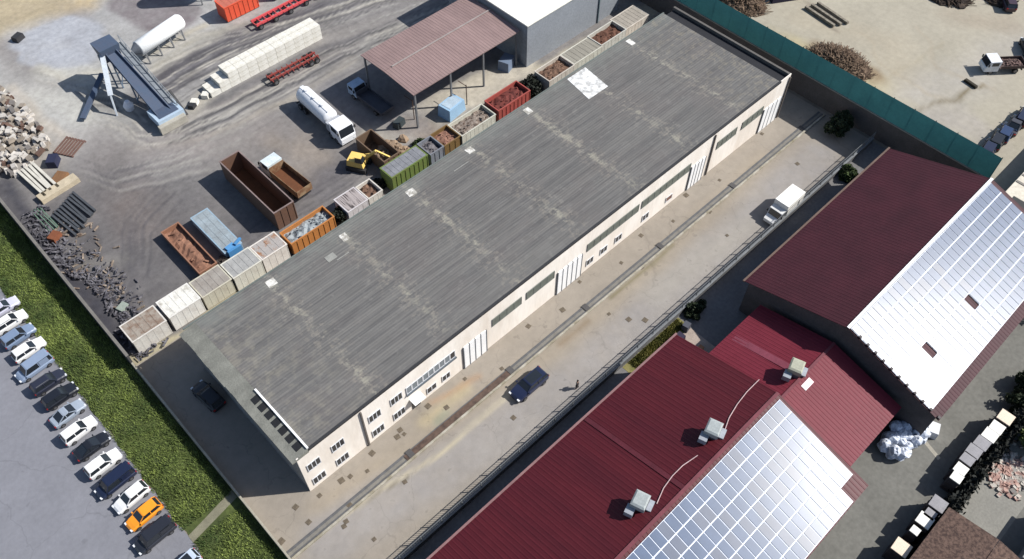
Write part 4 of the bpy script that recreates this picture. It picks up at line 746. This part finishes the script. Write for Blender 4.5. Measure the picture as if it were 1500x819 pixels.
MB().lathe(SA-Vector((.9,0,0)), SA+Vector((.05,0,0)), [(0,.4),(1,1.1)], 18).build('cone', M('cone_grey', A(140,146,156), .6), sl)  # added cone, its grey paints the shade on the silo's end
vs_ = thing('upright_silo', 'white upright silo cut off by the top edge beside the red container', 'silo', (46.0, 113.4, 0))
MB().lathe((0,0,1.6), (0,0,9), [(0,.4),(.18,1.3),(.95,1.3),(1,.5)], 20).build('tank', MATS['silo_white'], vs_, smooth=True)
t = MB()
for k in range(4): t.bar((1.2*math.cos(k*PI/2+.8), 1.2*math.sin(k*PI/2+.8), 0), (1.2*math.cos(k*PI/2+.8), 1.2*math.sin(k*PI/2+.8), 3), .16)
t.build('legs', grey_m, vs_)
container('tall bright orange red container near the top edge', 45.6, 51.4, 105.9, 108.5, 2.6, A(214,84,56,.95), name='freight_container', cat='container', group=GR2, lid=painted('orange_lid', A(210,120,100), .1))
container('dark green container behind the red steel barriers', 54.2, 56.6, 105.5, 108.2, 3.0, A(22,50,58), name='freight_container', cat='container', group=GR2, lid=painted('dark_lid', A(36,60,70), .1))
hp = thing('machine_hopper', 'pale lilac machine with purple panel at the top edge', 'machine', (58.6, 105.6, 0)); MB().loft([[(-1,-1,0),(1,-1,0),(1,1,0),(-1,1,0)], [(-1.4,-1.4,3),(1.4,-1.4,3),(1.4,1.4,3),(-1.4,1.4,3)]]).build('hopper', M('lilac', A(206,200,220,.8), .6), hp); MB().box(-.5, .6, -1.52, -1.2, 1.4, 2.8).build('panel', M('purple', A(140,70,120), .6), hp)
# red barriers / trailer with wheels
rb = thing('red_trailer', 'long red steel trailer frame with dark wheels near the top edge', 'trailer', (54.0, 101.9, 0), R(1))
t = MB()
for s in (-1, 1): t.box(-6, 6, s*.7-.12, s*.7+.12, .75, 1.1)
for i in range(13): t.box(-6+i-.06, -6+i+.06, -.9, .9, .8, 1.0)
t.build('frame', painted('trailer_red', A(206,80,84,.9), .1), rb)
for x in (-5.4, -2.6, .2, 3.2, 5.6):
    for s in (-1, 1): wheel(rb, x, s*.85, .42, .3)
rc = thing('rusty_trailer', 'dark rusty red trailer chassis lying beside the white block row', 'trailer', (46.4, 89.6, 0), R(-1))
t = MB()
for s in (-1, 1): t.box(-4.2, 4.2, s*.45-.1, s*.45+.1, .7, .95)
for i in range(10): t.box(-4+i*.88-.06, -4+i*.88+.06, -1, 1, .75, .9)
t.build('frame', painted('oxide_red', A(132,56,52,.95), .3), rc)
for x in (-3.6, 2.6, 3.6):
    for s in (-1, 1): wheel(rc, x, s*.9, .45, .3)
# ================================================================ CONCRETE BLOCK ROW
blockm = M('cast_block', A(236,234,226,.8), .9, scale=.8, col2=A(214,210,198,.75), bump=.3)
pb = MB().box(-.8, .8, -.6, .6, 0, .8); pass
bl = None
def place(o, loc, rz=0, sc=(1, 1, 1)):
    o.location = loc; o.rotation_euler[2] = rz; o.scale = sc; return o
for lvl in range(3):
    for row in range(2):
        for i in range(12):
            if lvl == 2 and i < 2: continue
            if lvl == 1 and i < 1: continue
            if bl is None: bl = pb.build('concrete_block', blockm); o = bl; tag(bl, 'white cast concrete block in the long stacked block row', 'concrete block', 'cast blocks in the long row')
            else: o = bl.copy(); C.objects.link(o)
            place(o, (35.2+i*1.64+0, 93.2+row*1.24, .005+lvl*.805), R(random.uniform(-.8, .8)))
for x, y, lab in ((286,152,'small loose white block at the left end of the block row'), (302,142,'loose white block next to the end of the block row')):
    o = bl.copy(); C.objects.link(o); place(o, G(x, y, .005), R(40), (.6, .8, .8)); o['label'] = lab
# ================================================================ RUBBLE, BEAMS, PIPES, SCRAP
rub = [MB().obox((0,0,.3), (1.4,.55,.5)), MB().obox((0,0,.3), (.8,.7,.55)), MB().loft([[(-.6,-.3,0),(-.6,.35,0),(-.5,.3,.5),(-.5,-.25,.5)], [(.6,-.35,0),(.6,.3,0),(.5,.2,.55),(.5,-.3,.45)]])]
rmm = [M('rubble_white', A(212,206,198,.75), .95, scale=1.2), M('rubble_beige', A(176,164,150), .95, scale=1.2), M('rubble_grey', A(140,134,130), .95, scale=1.2), M('rubble_brown', A(122,96,84), .95, scale=1.2)]
prot = []
labs = {0: 'whitish broken concrete block in the jumbled heap at the left edge', 1: 'beige broken concrete block in the jumbled heap at the left edge', 2: 'grey broken concrete block in the jumbled heap at the left edge', 3: 'brown broken block in the jumbled heap at the left edge'}
poly = [G(*p)[:2] for p in ((-12,118),(0,128),(38,160),(76,212),(60,232),(20,260),(-12,262))]
def inside(x, y, P):
    c = False; n = len(P)
    for i in range(n):
        (x1, y1), (x2, y2) = P[i], P[(i+1) % n]
        if (y1 > y) != (y2 > y) and x < (x2-x1)*(y-y1)/(y2-y1)+x1: c = not c
    return c
bx0, bx1, by0, by1 = min(p[0] for p in poly), max(p[0] for p in poly), min(p[1] for p in poly), max(p[1] for p in poly); cnt = 0
while cnt < 285:
    x, y = random.uniform(bx0, bx1), random.uniform(by0, by1)
    if not inside(x, y, poly) or x < 4.3: continue
    mi = random.choices(range(4), (6, 4, 2, .7))[0]; k = random.randrange(3); key = (k, mi); P_ = dict(prot).get(key)
    if P_ is None: P_ = rub[k].build('rubble_block', rmm[mi]); prot.append((key, P_)); o = P_; tag(o, labs[mi], 'concrete block', ['whitish', 'beige', 'grey', 'brown'][mi]+' blocks of the jumbled heap')
    else: o = P_.copy(); C.objects.link(o)
    o.location = (x, y, random.choice((0, 0, .25, .5))); o.rotation_euler = (random.uniform(-.25, .25), random.uniform(-.25, .25), R(random.choice((20, 100, 95, 15, 60))+random.uniform(-18, 18))); s = random.uniform(.55, 1.0); o.scale = (s, s, s); cnt += 1
def sticks(name, lab, cat, group, a0, a1, dvec, n, w, mat, z=.2):
    pr = None; a0 = G(*a0); a1 = G(*a1); d = (G(*dvec[1])-G(*dvec[0]))
    for i in range(n):
        p = a0.lerp(a1, i/max(1, n-1)); p.z = z
        if pr is None: pr = MB().bar((0,0,0), (d.length, 0, 0), w, w).build(name, mat); o = pr; tag(o, lab, cat, group)
        else: o = pr.copy(); C.objects.link(o)
        o.location = p; o.rotation_euler[2] = math.atan2(d.y, d.x)+R(random.uniform(-2, 2)); o.scale[0] = random.uniform(.9, 1.05)
sticks('concrete_beam', 'long white concrete beam in the parallel stack by the wall', 'beam', 'white beams stacked side by side', (30,256), (50,243), ((30,256),(68,292)), 5, .35, M('beam_white', A(216,212,200,.8), .9), .5)
sticks('steel_pipe', 'dark grey pipe in the parallel stack on the gravel', 'pipe', 'dark pipes laid side by side', (78,318), (108,284), ((108,284),(144,314)), 9, .28, M('pipe_dark', A(88,92,98), .7), .3)
sticks('green_pipe', 'thin pale green pipe beside the dark pipes', 'pipe', 'pale green pipes', (48,312), (60,306), ((48,312),(78,342)), 4, .12, M('pipe_green', A(120,150,130), .7), .3)
tag(MB().box(0, 5.4, -.7, .7, 0, .7).build('concrete_slab', M('slab_beige', A(204,190,164,.75), .9), loc=G(60,296), rz=math.atan2((G(105,268)-G(60,296)).y, (G(105,268)-G(60,296)).x)), 'long beige concrete slab at the foot of the white beams', 'slab')
pl = MB()
for i in range(7): pl.box(-1.6, 1.6, -1.4+i*.45, -1.15+i*.45, .1, .22)
pl.box(-1.6, -1.4, -1.5, 1.6, 0, .1); pl.box(1.4, 1.6, -1.5, 1.6, 0, .1)
tag(pl.build('timber_frame', M('timber_brown', A(130,100,90), .9, scale=2), loc=G(103,216), rz=R(30)), 'brown slatted timber frame lying by the rubble', 'frame')
t = MB(); 
for i in range(700):
    y = random.uniform(60.5, 90); x = 4.4+abs(random.gauss(0, 1.6))+(1.0 if 66 < y < 76 else 0)
    s = random.uniform(.1, .42); t.obox((x, y, random.uniform(.05, .4)), (s*random.uniform(.8, 3.2), s*.5, s*random.uniform(.15, .7)), (random.uniform(-.4,.4), random.uniform(-.4,.4), random.uniform(0, PI)))
tag(t.build('scrap_heap', M('mixed_scrap', A(128,126,132), .9, scale=1.6, col2=A(70,68,76), thr=(.42,.6), fine=.4)), 'dark mixed scrap and rubbish strewn along the inside of the wall', 'scrap', kind='stuff')
t = MB()
for i in range(90):
    p = G(*random.choice(((120,335),(130,370),(150,400),(165,420),(175,440),(90,330),(115,395))), 0); s = random.uniform(.15, .5); t.obox((p.x+random.gauss(0, 1), p.y+random.gauss(0, 1.2), .12), (s*2.4, s*.5, s*.4), (random.uniform(-.3,.3), random.uniform(-.3,.3), random.uniform(0, PI)))
tag(t.build('loose_debris', M('loose_debris', A(186,172,156), .9, scale=2, col2=A(110,90,76), fine=.3)), 'pale splintered debris scattered beside the scrap strip', 'debris', kind='stuff')
def item(name, lab, cat, px, z0, size, rz, mat, group=None):
    p = G(*px); t = MB().loft([[(-size[0]/2,-size[1]/2,0),(size[0]/2,-size[1]/2,0),(size[0]/2,size[1]/2,0),(-size[0]/2,size[1]/2,0)], [(-size[0]*.46,-size[1]*.46,size[2]),(size[0]*.46,-size[1]*.46,size[2]),(size[0]*.46,size[1]*.46,size[2]),(-size[0]*.46,size[1]*.46,size[2])]])
    return tag(t.build(name, mat, loc=(p.x, p.y, z0), rz=R(rz)), lab, cat, group)
item('sack', 'pale green grey sack on the gravel near the left row end', 'sack', (181,452), .005, (1.3,1.0,.5), 20, M('sack_green', A(176,188,176), .9))
item('oil_drum_crate', 'dark crate at the corner of the light dusty slab', 'crate', (28,58), .005, (1.6,1.1,.8), 25, dark_m)
item('scrap_machine', 'rusty orange machine part next to the green pipes', 'scrap', (82,350), .005, (1.5,1.1,.8), 30, M('orange_rust', A(150,90,60), .9, scale=2))
item('dark_machine', 'small dark machine near the timber frame', 'machine', (80,240), .005, (1.8,1.3,1.1), 50, M('navy_machine', A(50,54,84), .7))
item('rust_plate', 'brown open tray beside the beige slab', 'tray', (88,262), .005, (2.2,1.6,.4), 35, M('tray_brown', A(150,110,76), .8))
item('black_block', 'black block at the left end of the white block row', 'block', (283,156), .005, (1.3,.9,.6), 30, dark_m)
tk2 = item('blue_tank', 'light blue open tank standing on the pale sand', 'tank', (662,165), .005, (3.4,2.3,1.9), 8, painted('tank_blue', A(150,184,212,.85), .1)); MB().box(-1.2, 1.2, -.8, .8, 1.9, 1.95).build('lid', M('tank_lid', A(186,206,222,.8), .6), tk2)
item('blue_machine', 'grey blue machine under the edge of the canopy', 'machine', (742,98), .005, (2.4,1.8,1.6), 20, painted('machine_bluegrey', A(128,146,172), .1))
item('generator', 'dark wheeled machine on the sand in front of the canopy', 'machine', (585,184), .005, (1.7,1.0,1.0), 15, M('machine_black', A(70,80,84), .6))
for i, (x, y) in enumerate(((607,150),(684,128))):
    p = thing('yard_pole', ['thin post with crossbar on the sand left of the blue tank', 'thin post with crossbar on the sand right of the blue tank'][i], 'pole', G(x, y+25, .004)); MB().cyl((0,0,0), (0,0,3.6), .07, n=8).build('post', M('pole_rust', A(110,86,74), .8), p); MB().bar((0,-.1,3.4), (-.1,1.6,3.4), .08).build('crossbar', M('pole_rust', A(110,86,74)), p)
t = MB(); 
for i in range(30): t.blob((46.2+random.gauss(0,1.1), 66.6+random.gauss(0,1.0), 0), (random.uniform(.5,1.2),)*2+(random.uniform(.4,1.3),), .2)
tag(t.build('earth_mound', M('mound_brown', A(176,152,128), .95, scale=1.2, bump=.4)), 'brown earth mound between the brown bin and the skips', 'mound')
# ================================================================ VEGETATION
def shrub(lab, x, y, r, h, n, col, col2, cat='shrub', name='shrub', leaf=.22):
    s = thing(name, lab, cat, (x, y, 0)); st = MB()
    for k in range(7): an = k*.9; st.cyl((0,0,0), (r*.5*math.cos(an), r*.5*math.sin(an), h*.7), .07, .02, n=5)
    st.build('stem', M('bark', A(96,80,64), .9), s); f = MB(); cl = [(random.gauss(0, r*.42), random.gauss(0, r*.42), random.uniform(.25, .9)*h, random.uniform(.3, .6)*r) for _ in range(12)]
    for i in range(n):
        cx, cyy, cz, cr_ = random.choice(cl); v = Vector((random.gauss(0,1), random.gauss(0,1), random.gauss(0,1))).normalized()*cr_*random.uniform(.6, 1.05); p = Vector((cx, cyy, cz))+v
        if p.z < .05: p.z = .1
        u = Vector((random.gauss(0,1), random.gauss(0,1), random.gauss(0,1))).normalized()*leaf; w_ = u.cross(Vector((random.gauss(0,1), random.gauss(0,1), random.gauss(0,1)))).normalized()*leaf*.6
        f.add([p-u, p+w_, p+u, p-w_], [(0,1,2,3)])
    f.build('foliage', M('leaf_%d' % int(col[1]*5000), col, .8, scale=1.2, col2=col2, fine=.3), s); return s
g1 = A(92,112,56,.55); g2 = A(46,62,30,.5)
shrub('dark green shrub in a gap between white and orange skips', 33.3, 61.8, 1.0, 1.9, 1600, A(40,54,36,.5), A(24,32,24,.5))
shrub('dark green shrub between the red skip and long pale skips', 69.2, 62.0, 1.5, 2.0, 2600, A(58,68,52,.5), A(24,28,26,.5))
shrub('dark green shrub between the brown bin and the green container', 40.6, 62.3, .9, 1.6, 1200, A(44,50,40,.5), A(24,28,26,.5))
shrub('low green weeds behind the brick filled skip', 49.9, 64.8, .9, .9, 900, g1, g2)
shrub('dark bush beside the railing fence in the gap before the far hall', 55.4, 20.9, 1.1, 1.1, 1800, A(34,48,28,.5), g2)
shrub('bright green bush by the railing at the far end of the hall', 88.8, 20.9, 1.1, 1.2, 2000, A(100,122,60,.55), g2)
shrub('dark shaded tree standing by the tall wall in the far corner', 96.0, 26.5, 1.9, 2.8, 2400, A(60,74,44,.5), g2, cat='tree', name='tree')
shrub('light green flowering bush at the right edge of the picture', 69.3, -14.6, 2.4, 2.6, 5200, A(150,164,100,.6), A(60,80,36,.5))
shrub('dark green bush on the right edge beside the white roof', 87.2, -9.6, 2.2, 3, 3600, A(80,104,44,.55), g2)
shrub('dark bush casting shade at the right end of the crate row', 75.6, -11.8, 2.0, 2.2, 3400, A(60,72,40,.5), g2)
shrub('dark bush beside the upper right crate stack', 71.8, -12.0, 1.2, 2.0, 1600, A(56,66,40,.5), g2)
strip = MB()
for i in range(5000):
    x = random.uniform(44.5, 53.2); y = random.uniform(20.5, 21.9); h = random.uniform(.08, .35); tt = random.uniform(0, PI); dx, dy = .05*math.cos(tt), .05*math.sin(tt); strip.add([(x-dx,y-dy,0),(x+dx,y+dy,0),(x+random.uniform(-.15,.15),y+random.uniform(-.15,.15),h)], [(0,1,2)])
tag(strip.build('weeds', M('yellow_weeds', A(166,160,84,.6), .9, scale=.8, col2=A(96,104,44,.5))), 'yellowish weeds in the verge between railing and near hall', 'weeds', kind='stuff')
struct('verge', [(43.5,20.2), (53.5,20.2), (53.5,22.0), (43.5,22.0)], .02, M('verge_soil', A(160,150,100), .95, scale=.8, col2=A(110,112,56)))
struct('pale_apron', [(47.6,16.2), (53.4,16.2), (53.4,20.2), (47.6,20.2)], .016, M('apron_concrete', A(196,180,168), .9))
# things on the apron
p = G(1012,497); ft = thing('cream_trough', 'cream trough lying on the apron next to the near hall', 'trough', (50.2, 17.4, 0.02), R(0)); MB().box(-1.7, 1.7, -.3, .3, 0, .7).build('body', M('cream', A(226,216,186,.75), .7), ft); MB().box(1.2, 1.7, -.29, .29, .7, .85).build('end_cap', M('orange_cap', A(190,140,100), .7), ft)
item('black_bin', 'dark grey bin beside the cream trough', 'bin', (1004,482), .02, (.9,.8,1.0), 10, M('bin_grey', A(90,92,104), .7))
item('purple_tarp', 'dark tarpaulin bundle at the corner of the near hall', 'bundle', (990,502), .02, (2.2,1.0,.9), 0, M('tarp_dark', A(48,40,70), .7))
def brush(lab, px, rx, ry, h, n, mat):
    p = G(*px); t = MB()
    for i in range(n):
        a_ = random.uniform(0, 2*PI); q_ = math.sqrt(random.random()); x, y = p.x+rx*q_*math.cos(a_), p.y+ry*q_*math.sin(a_); z = h*(1-q_*q_)*random.uniform(.2, 1); l = random.uniform(.5, 1.6); b_ = random.gauss(.4, .7); t.bar((x, y, z+.03), (x+l*math.cos(b_), y+l*math.sin(b_), z+random.uniform(-.1, .4)), random.uniform(.03, .1))
    for i in range(24):
        a_ = random.uniform(0, 2*PI); q_ = math.sqrt(random.random())*.8; t.blob((p.x+rx*q_*math.cos(a_), p.y+ry*q_*math.sin(a_), 0), (rx*.3, ry*.3, h*(1-q_*q_)*.7+.1), .25)
    tag(t.build('brush_pile', mat), lab, 'brush pile', 'piles of cut brushwood on the sand')
bm = M('brushwood', A(158,134,112), .95, scale=2.2, col2=A(86,68,56), thr=(.4,.6), fine=.35)
brush('large brown brushwood pile just beyond the green netting', (1232,96), 3.3, 5.0, 1.7, 1500, bm); brush('brown brushwood pile at the top beside the green netting', (1085,5), 3, 4.2, 1.8, 1200, bm)
brush('dark brushwood pile at the top edge of the sandy lot', (1390,-6), 3.6, 3.8, 1.8, 1000, M('brush_dark', A(96,80,66), .95, scale=2, col2=A(50,42,40))); brush('small dark brushwood pile at the top right corner', (1462,0), 2.4, 2.4, 1.2, 500, MATS['brush_dark'])
item('dark_shed', 'dark purple container at the top edge behind the netting', 'container', (1150,-6), .006, (6,3,2.2), -30, M('dark_purple', A(50,44,70), .8))
t = MB(); 
for i in range(3): t.bar(G(1180+i*9, 10-i*3, .3), G(1222+i*10, 38-i*2, .3), .45, .4)
tag(t.build('log_stack', M('log_grey', A(176,168,152), .9, scale=2, col2=A(120,110,98))), 'three long pale logs lying on the sand near the top', 'logs')
item('dark_log', 'short dark log lying on the curved sand track', 'log', (1421,124), .006, (2.2,.5,.4), 80, M('log_dark', A(64,58,44), .9))
# ================================================================ BOTTOM RIGHT: CRATES, ROOFS, BAGS
cr_t = [M('crate_white', A(240,238,230,.85), .8, scale=1, var=.1), M('crate_cream', A(240,222,200,.8), .8, scale=1, var=.1), M('crate_grey', A(176,174,178), .8, scale=1, var=.2)]
cs = [(1475,610,1,1.15,'cream topped crate at the upper right end of the crate row'),(1462,625,0,1.05,'white topped crate second from the upper end of the row'),(1452,636,0,1.1,'white topped crate third from the upper end of the row'),(1440,648,2,1.1,'grey topped crate fourth from the upper end'),(1428,660,2,1.1,'grey topped crate fifth from the upper end'),(1419,671,2,1.0,'grey white crate in the middle of the row'),(1409,686,0,.95,'white crate left of the row middle'),(1403,698,0,.85,'last white crate before the gap in the row'),(1376,737,2,1.15,'grey topped crate at the corner of the brown tiled roof'),(1364,752,2,.8,'small grey crate beside the brown tiled roof'),(1356,761,0,1.1,'white topped crate beside the brown tiled roof'),(1342,776,0,.65,'smallest white crate beside the tiled roof'),(1322,801,1,1.2,'cream and grey crate at the lower end of the row')]
for x, y, k, s, lab in cs:
    p = G(x, y, 2.5); c = thing('crate_stack', lab, 'crate', (p.x, p.y, .005), R(random.uniform(-3, 3)), 'tall crate stacks in a row beside the road'); w_ = s*.62
    t = MB(); z = 0
    for lv in range(3): t.box(-w_, w_, -w_, w_, z+.1, z+.75); t.box(-w_-.04, w_+.04, -w_-.04, w_+.04, z, z+.1); z += .78
    t.build('crate_body', M('crate_dark', A(96,88,88), .8, scale=2, var=.4), c); MB().box(-w_-.02, w_+.02, -w_-.02, w_+.02, z, z+.12).build('crate_top', cr_t[k], c)
hg = thing('dark_hedge', 'dark ragged hedge growing behind the crate row beside the road', 'hedge'); f = MB()
for i in range(9000):
    x = random.uniform(30, 78); hh = 1.7+.5*math.sin(x*1.3)+.4*math.sin(x*.47); x += random.gauss(0, .2); p = Vector((x, -12.3+random.gauss(0, .35), random.uniform(.1, hh)))
    u = Vector((random.gauss(0,1), random.gauss(0,1), random.gauss(0,1))).normalized()*.28; w_ = u.cross(Vector((random.gauss(0,1), random.gauss(0,1), random.gauss(0,1)))).normalized()*.2; f.add([p-u, p+w_, p+u, p-w_], [(0,1,2,3)])
f.build('foliage', M('hedge_dark', A(40,44,36,.5), .85, scale=1, col2=(.012,.014,.012)), hg)
bagm = M('bag_plastic', A(226,232,244,.85), .6, scale=2.5, col2=A(170,180,196), thr=(.35,.55)); pr = None
for i, (x, y) in enumerate([(1296,654),(1308,662),(1318,668),(1306,645),(1318,652),(1328,658),(1316,640),(1328,644),(1338,650),(1325,630),(1338,634),(1348,638),(1335,622),(1346,626),(1300,640),(1312,630)]*2):
    if pr is None:
        pr = MB().blob((0,0,.42), (.6,.56,.5), .24, 9, 6).build('bulk_bag', bagm); o = pr; tag(o, 'bulging white bulk bag piled beside the link building', 'bulk bag', 'heap of white bulk bags')
    else: o = pr.copy(); C.objects.link(o)
    p = G(x+random.uniform(-3,3), y+random.uniform(-3,3), .5); place(o, (p.x, p.y, .005 if i < 16 else .75), random.uniform(0, 6), (random.uniform(.8,1.2),)*3)
item('white_barrel', 'white tub near the corner of the solar roof', 'tub', (1363,633), .005, (1.5,1.2,1.1), 20, offw)
item('brown_bin', 'brownish bin between the bags and the solar roof', 'bin', (1352,616), .005, (1.4,1.1,1.0), 10, M('bin_brown', A(120,110,96), .8))
struct('road_crossing_line', [G(1350,645)[:2], G(1354,642)[:2], G(1378,671)[:2], G(1374,674)[:2]], .0095, M('road_line', A(196,190,176), .9))
# brown tiled roof house and neighbour yard
bt = thing('tiled_roof_house', 'small house with brown speckled tile roof at the bottom right', 'house')
tile = M('brown_tiles', A(128,104,92), .95, scale=3.5, col2=A(84,66,60), thr=(.4,.6), bump=.8, fine=.35)
MB().add([(36,-11.9,3.2),(53.2,-11.9,3.2),(53.2,-16.9,3.9),(36,-16.9,3.9),(36,-11.9,3.05),(53.2,-11.9,3.05),(53.2,-16.9,3.75),(36,-16.9,3.75)], [(0,3,2,1),(4,5,6,7),(0,1,5,4),(1,2,6,5),(3,0,4,7)]).build('roof', tile, bt)
MB().add([(36,-16.95,3.9),(53.2,-16.95,3.9),(53.2,-22,3.1),(36,-22,3.1)], [(0,3,2,1)]).build('roof', tile, bt); MB().box(36.4, 52.8, -21.6, -12.3, 0, 3.04).build('wall', hw_m, bt)
struct('neighbour_yard', [(53.4,-12.7), (70.5,-12.7), (70.5,-17.6), (53.4,-17.6)], .011, M('pale_grey_concrete', A(158,156,148), .9, scale=.5, var=.15))
nw = thing('neighbour_wall', 'low dark wall edging the pale neighbouring yard', 'wall'); MB().box(53.4, 71, -12.72, -12.6, 0, 1.0).build('wall', M('wall_dark', A(96,90,84), .9), nw); 
n2 = thing('neighbour_shed', 'grey shed side beyond the pale yard at the right edge', 'shed'); MB().box(54, 62, -24, -19.6, 0, 3).build('wall', M('shed_grey', A(176,176,176), .9), n2); MB().box(53.8, 62.2, -24.2, -19.4, 3.0, 3.15).build('roof', M('shed_roof', A(180,180,178), .8), n2)
n3 = thing('small_red_roof', 'small bright red roof in the bottom right corner', 'shed'); MB().box(48, 53, -24, -19.4, 0, 3).build('wall', hw_m, n3); MB().box(47.8, 53.2, -24.2, -19.2, 3.0, 3.15).build('roof', M('bright_red_roof', A(170,70,66,.8), .7), n3)
t = MB()
for i in range(260): p = G(random.gauss(1478, 12), random.gauss(694, 14)); s = random.uniform(.15, .5); t.obox((p.x, p.y, .1), (s*1.4, s, s*.5), (random.uniform(-.4,.4), random.uniform(-.4,.4), random.uniform(0, PI)))
tag(t.build('broken_tiles', M('broken_tiles', A(186,150,138,.7), .9, scale=1.2, col2=A(196,190,180,.7), thr=(.45,.55))), 'heap of broken pink and white tiles at the right edge', 'rubble', kind='stuff')
# pale building at the right edge
rw = thing('pale_flat_building', 'pale flat roofed building at the right edge behind the far hall', 'building')
MB().box(94.5, 118, -14, 4.4, 0, 3.6).build('wall', hw_m, rw); MB().box(94.3, 118.2, -14.2, 4.6, 3.6, 3.75).build('roof', M('cream_roof', A(222,214,198,.8), .85, scale=.3, var=.12), rw)
for x in (100.5, 102.2): MB().box(x, x+.4, -14, 4.5, 3.76, 3.82).build('roof_strip', M('strip_grey', A(160,154,146), .8), rw)
MB().box(95.3, 97.0, .6, 3.4, 3.76, 4.4).build('skylight', M('skylight_dark', A(60,60,58), .5), rw)
# ================================================================ SITE GRID -> METRIC GRID
for root in [o for o in C.objects if o.parent is None]:
    if root.get('metric'): del root['metric']; continue
    if root.location.length < 1e-6 and abs(root.rotation_euler[2]) < 1e-6:
        todo = [root]; done = set()
        while todo:
            o = todo.pop(); todo += list(o.children)
            if o.type != 'MESH' or o.data in done: continue
            me = o.data; done.add(me); n = len(me.vertices); co_ = np.empty(n*3); me.vertices.foreach_get('co', co_); co_ = co_.reshape(-1, 3); off = np.array(o.location)
            co_ += off; co_[:, 0] = grid_map(co_[:, 0], XO, XN); co_[:, 1] = grid_map(co_[:, 1], YO, YN); co_[:, 2] *= ZS; co_ -= off
            me.vertices.foreach_set('co', co_.ravel()); me.update()
    else:
        l = root.location; root.location = (float(grid_map(l.x, XO, XN)), float(grid_map(l.y, YO, YN)), l.z*ZS)
# ================================================================ CAMERA, LIGHT, WORLD
sc = bpy.context.scene
cam = bpy.data.cameras.new('camera'); co = bpy.data.objects.new('camera', cam); C.objects.link(co); sc.camera = co
cam.sensor_width = 36; cam.lens = 36*FPX/1500; cam.clip_end = 6000; cam.clip_start = .5
mt = Matrix((( r2.x, u2.x, -fw.x, 0), (r2.y, u2.y, -fw.y, CAMY), (r2.z, u2.z, -fw.z, CAMH), (0, 0, 0, 1))); co.matrix_world = mt
sun_el = R(43); sun_az = R(142.2-180)
sd_ = Vector((math.cos(sun_el)*math.cos(sun_az), math.cos(sun_el)*math.sin(sun_az), math.sin(sun_el)))
sl_ = bpy.data.lights.new('sun', 'SUN'); sl_.energy = 4.6; sl_.angle = R(.5); sl_.color = (1, .965, .91)
so = bpy.data.objects.new('sun', sl_); C.objects.link(so); so.rotation_euler = sd_.to_track_quat('Z', 'Y').to_euler(); so.location = (60, 0, 120)
wd = bpy.data.worlds.new('World'); sc.world = wd; wd.use_nodes = True; nt = wd.node_tree
sk = nt.nodes.new('ShaderNodeTexSky'); sk.sky_type = 'NISHITA'; sk.sun_disc = False; sk.sun_elevation = sun_el; sk.sun_rotation = math.atan2(sd_.x, sd_.y)
nt.links.new(sk.outputs[0], nt.nodes['Background'].inputs[0]); nt.nodes['Background'].inputs[1].default_value = .085
sc.view_settings.view_transform = 'Standard'; sc.view_settings.look = 'None'; sc.view_settings.gamma = 1; sc.view_settings.exposure = .56
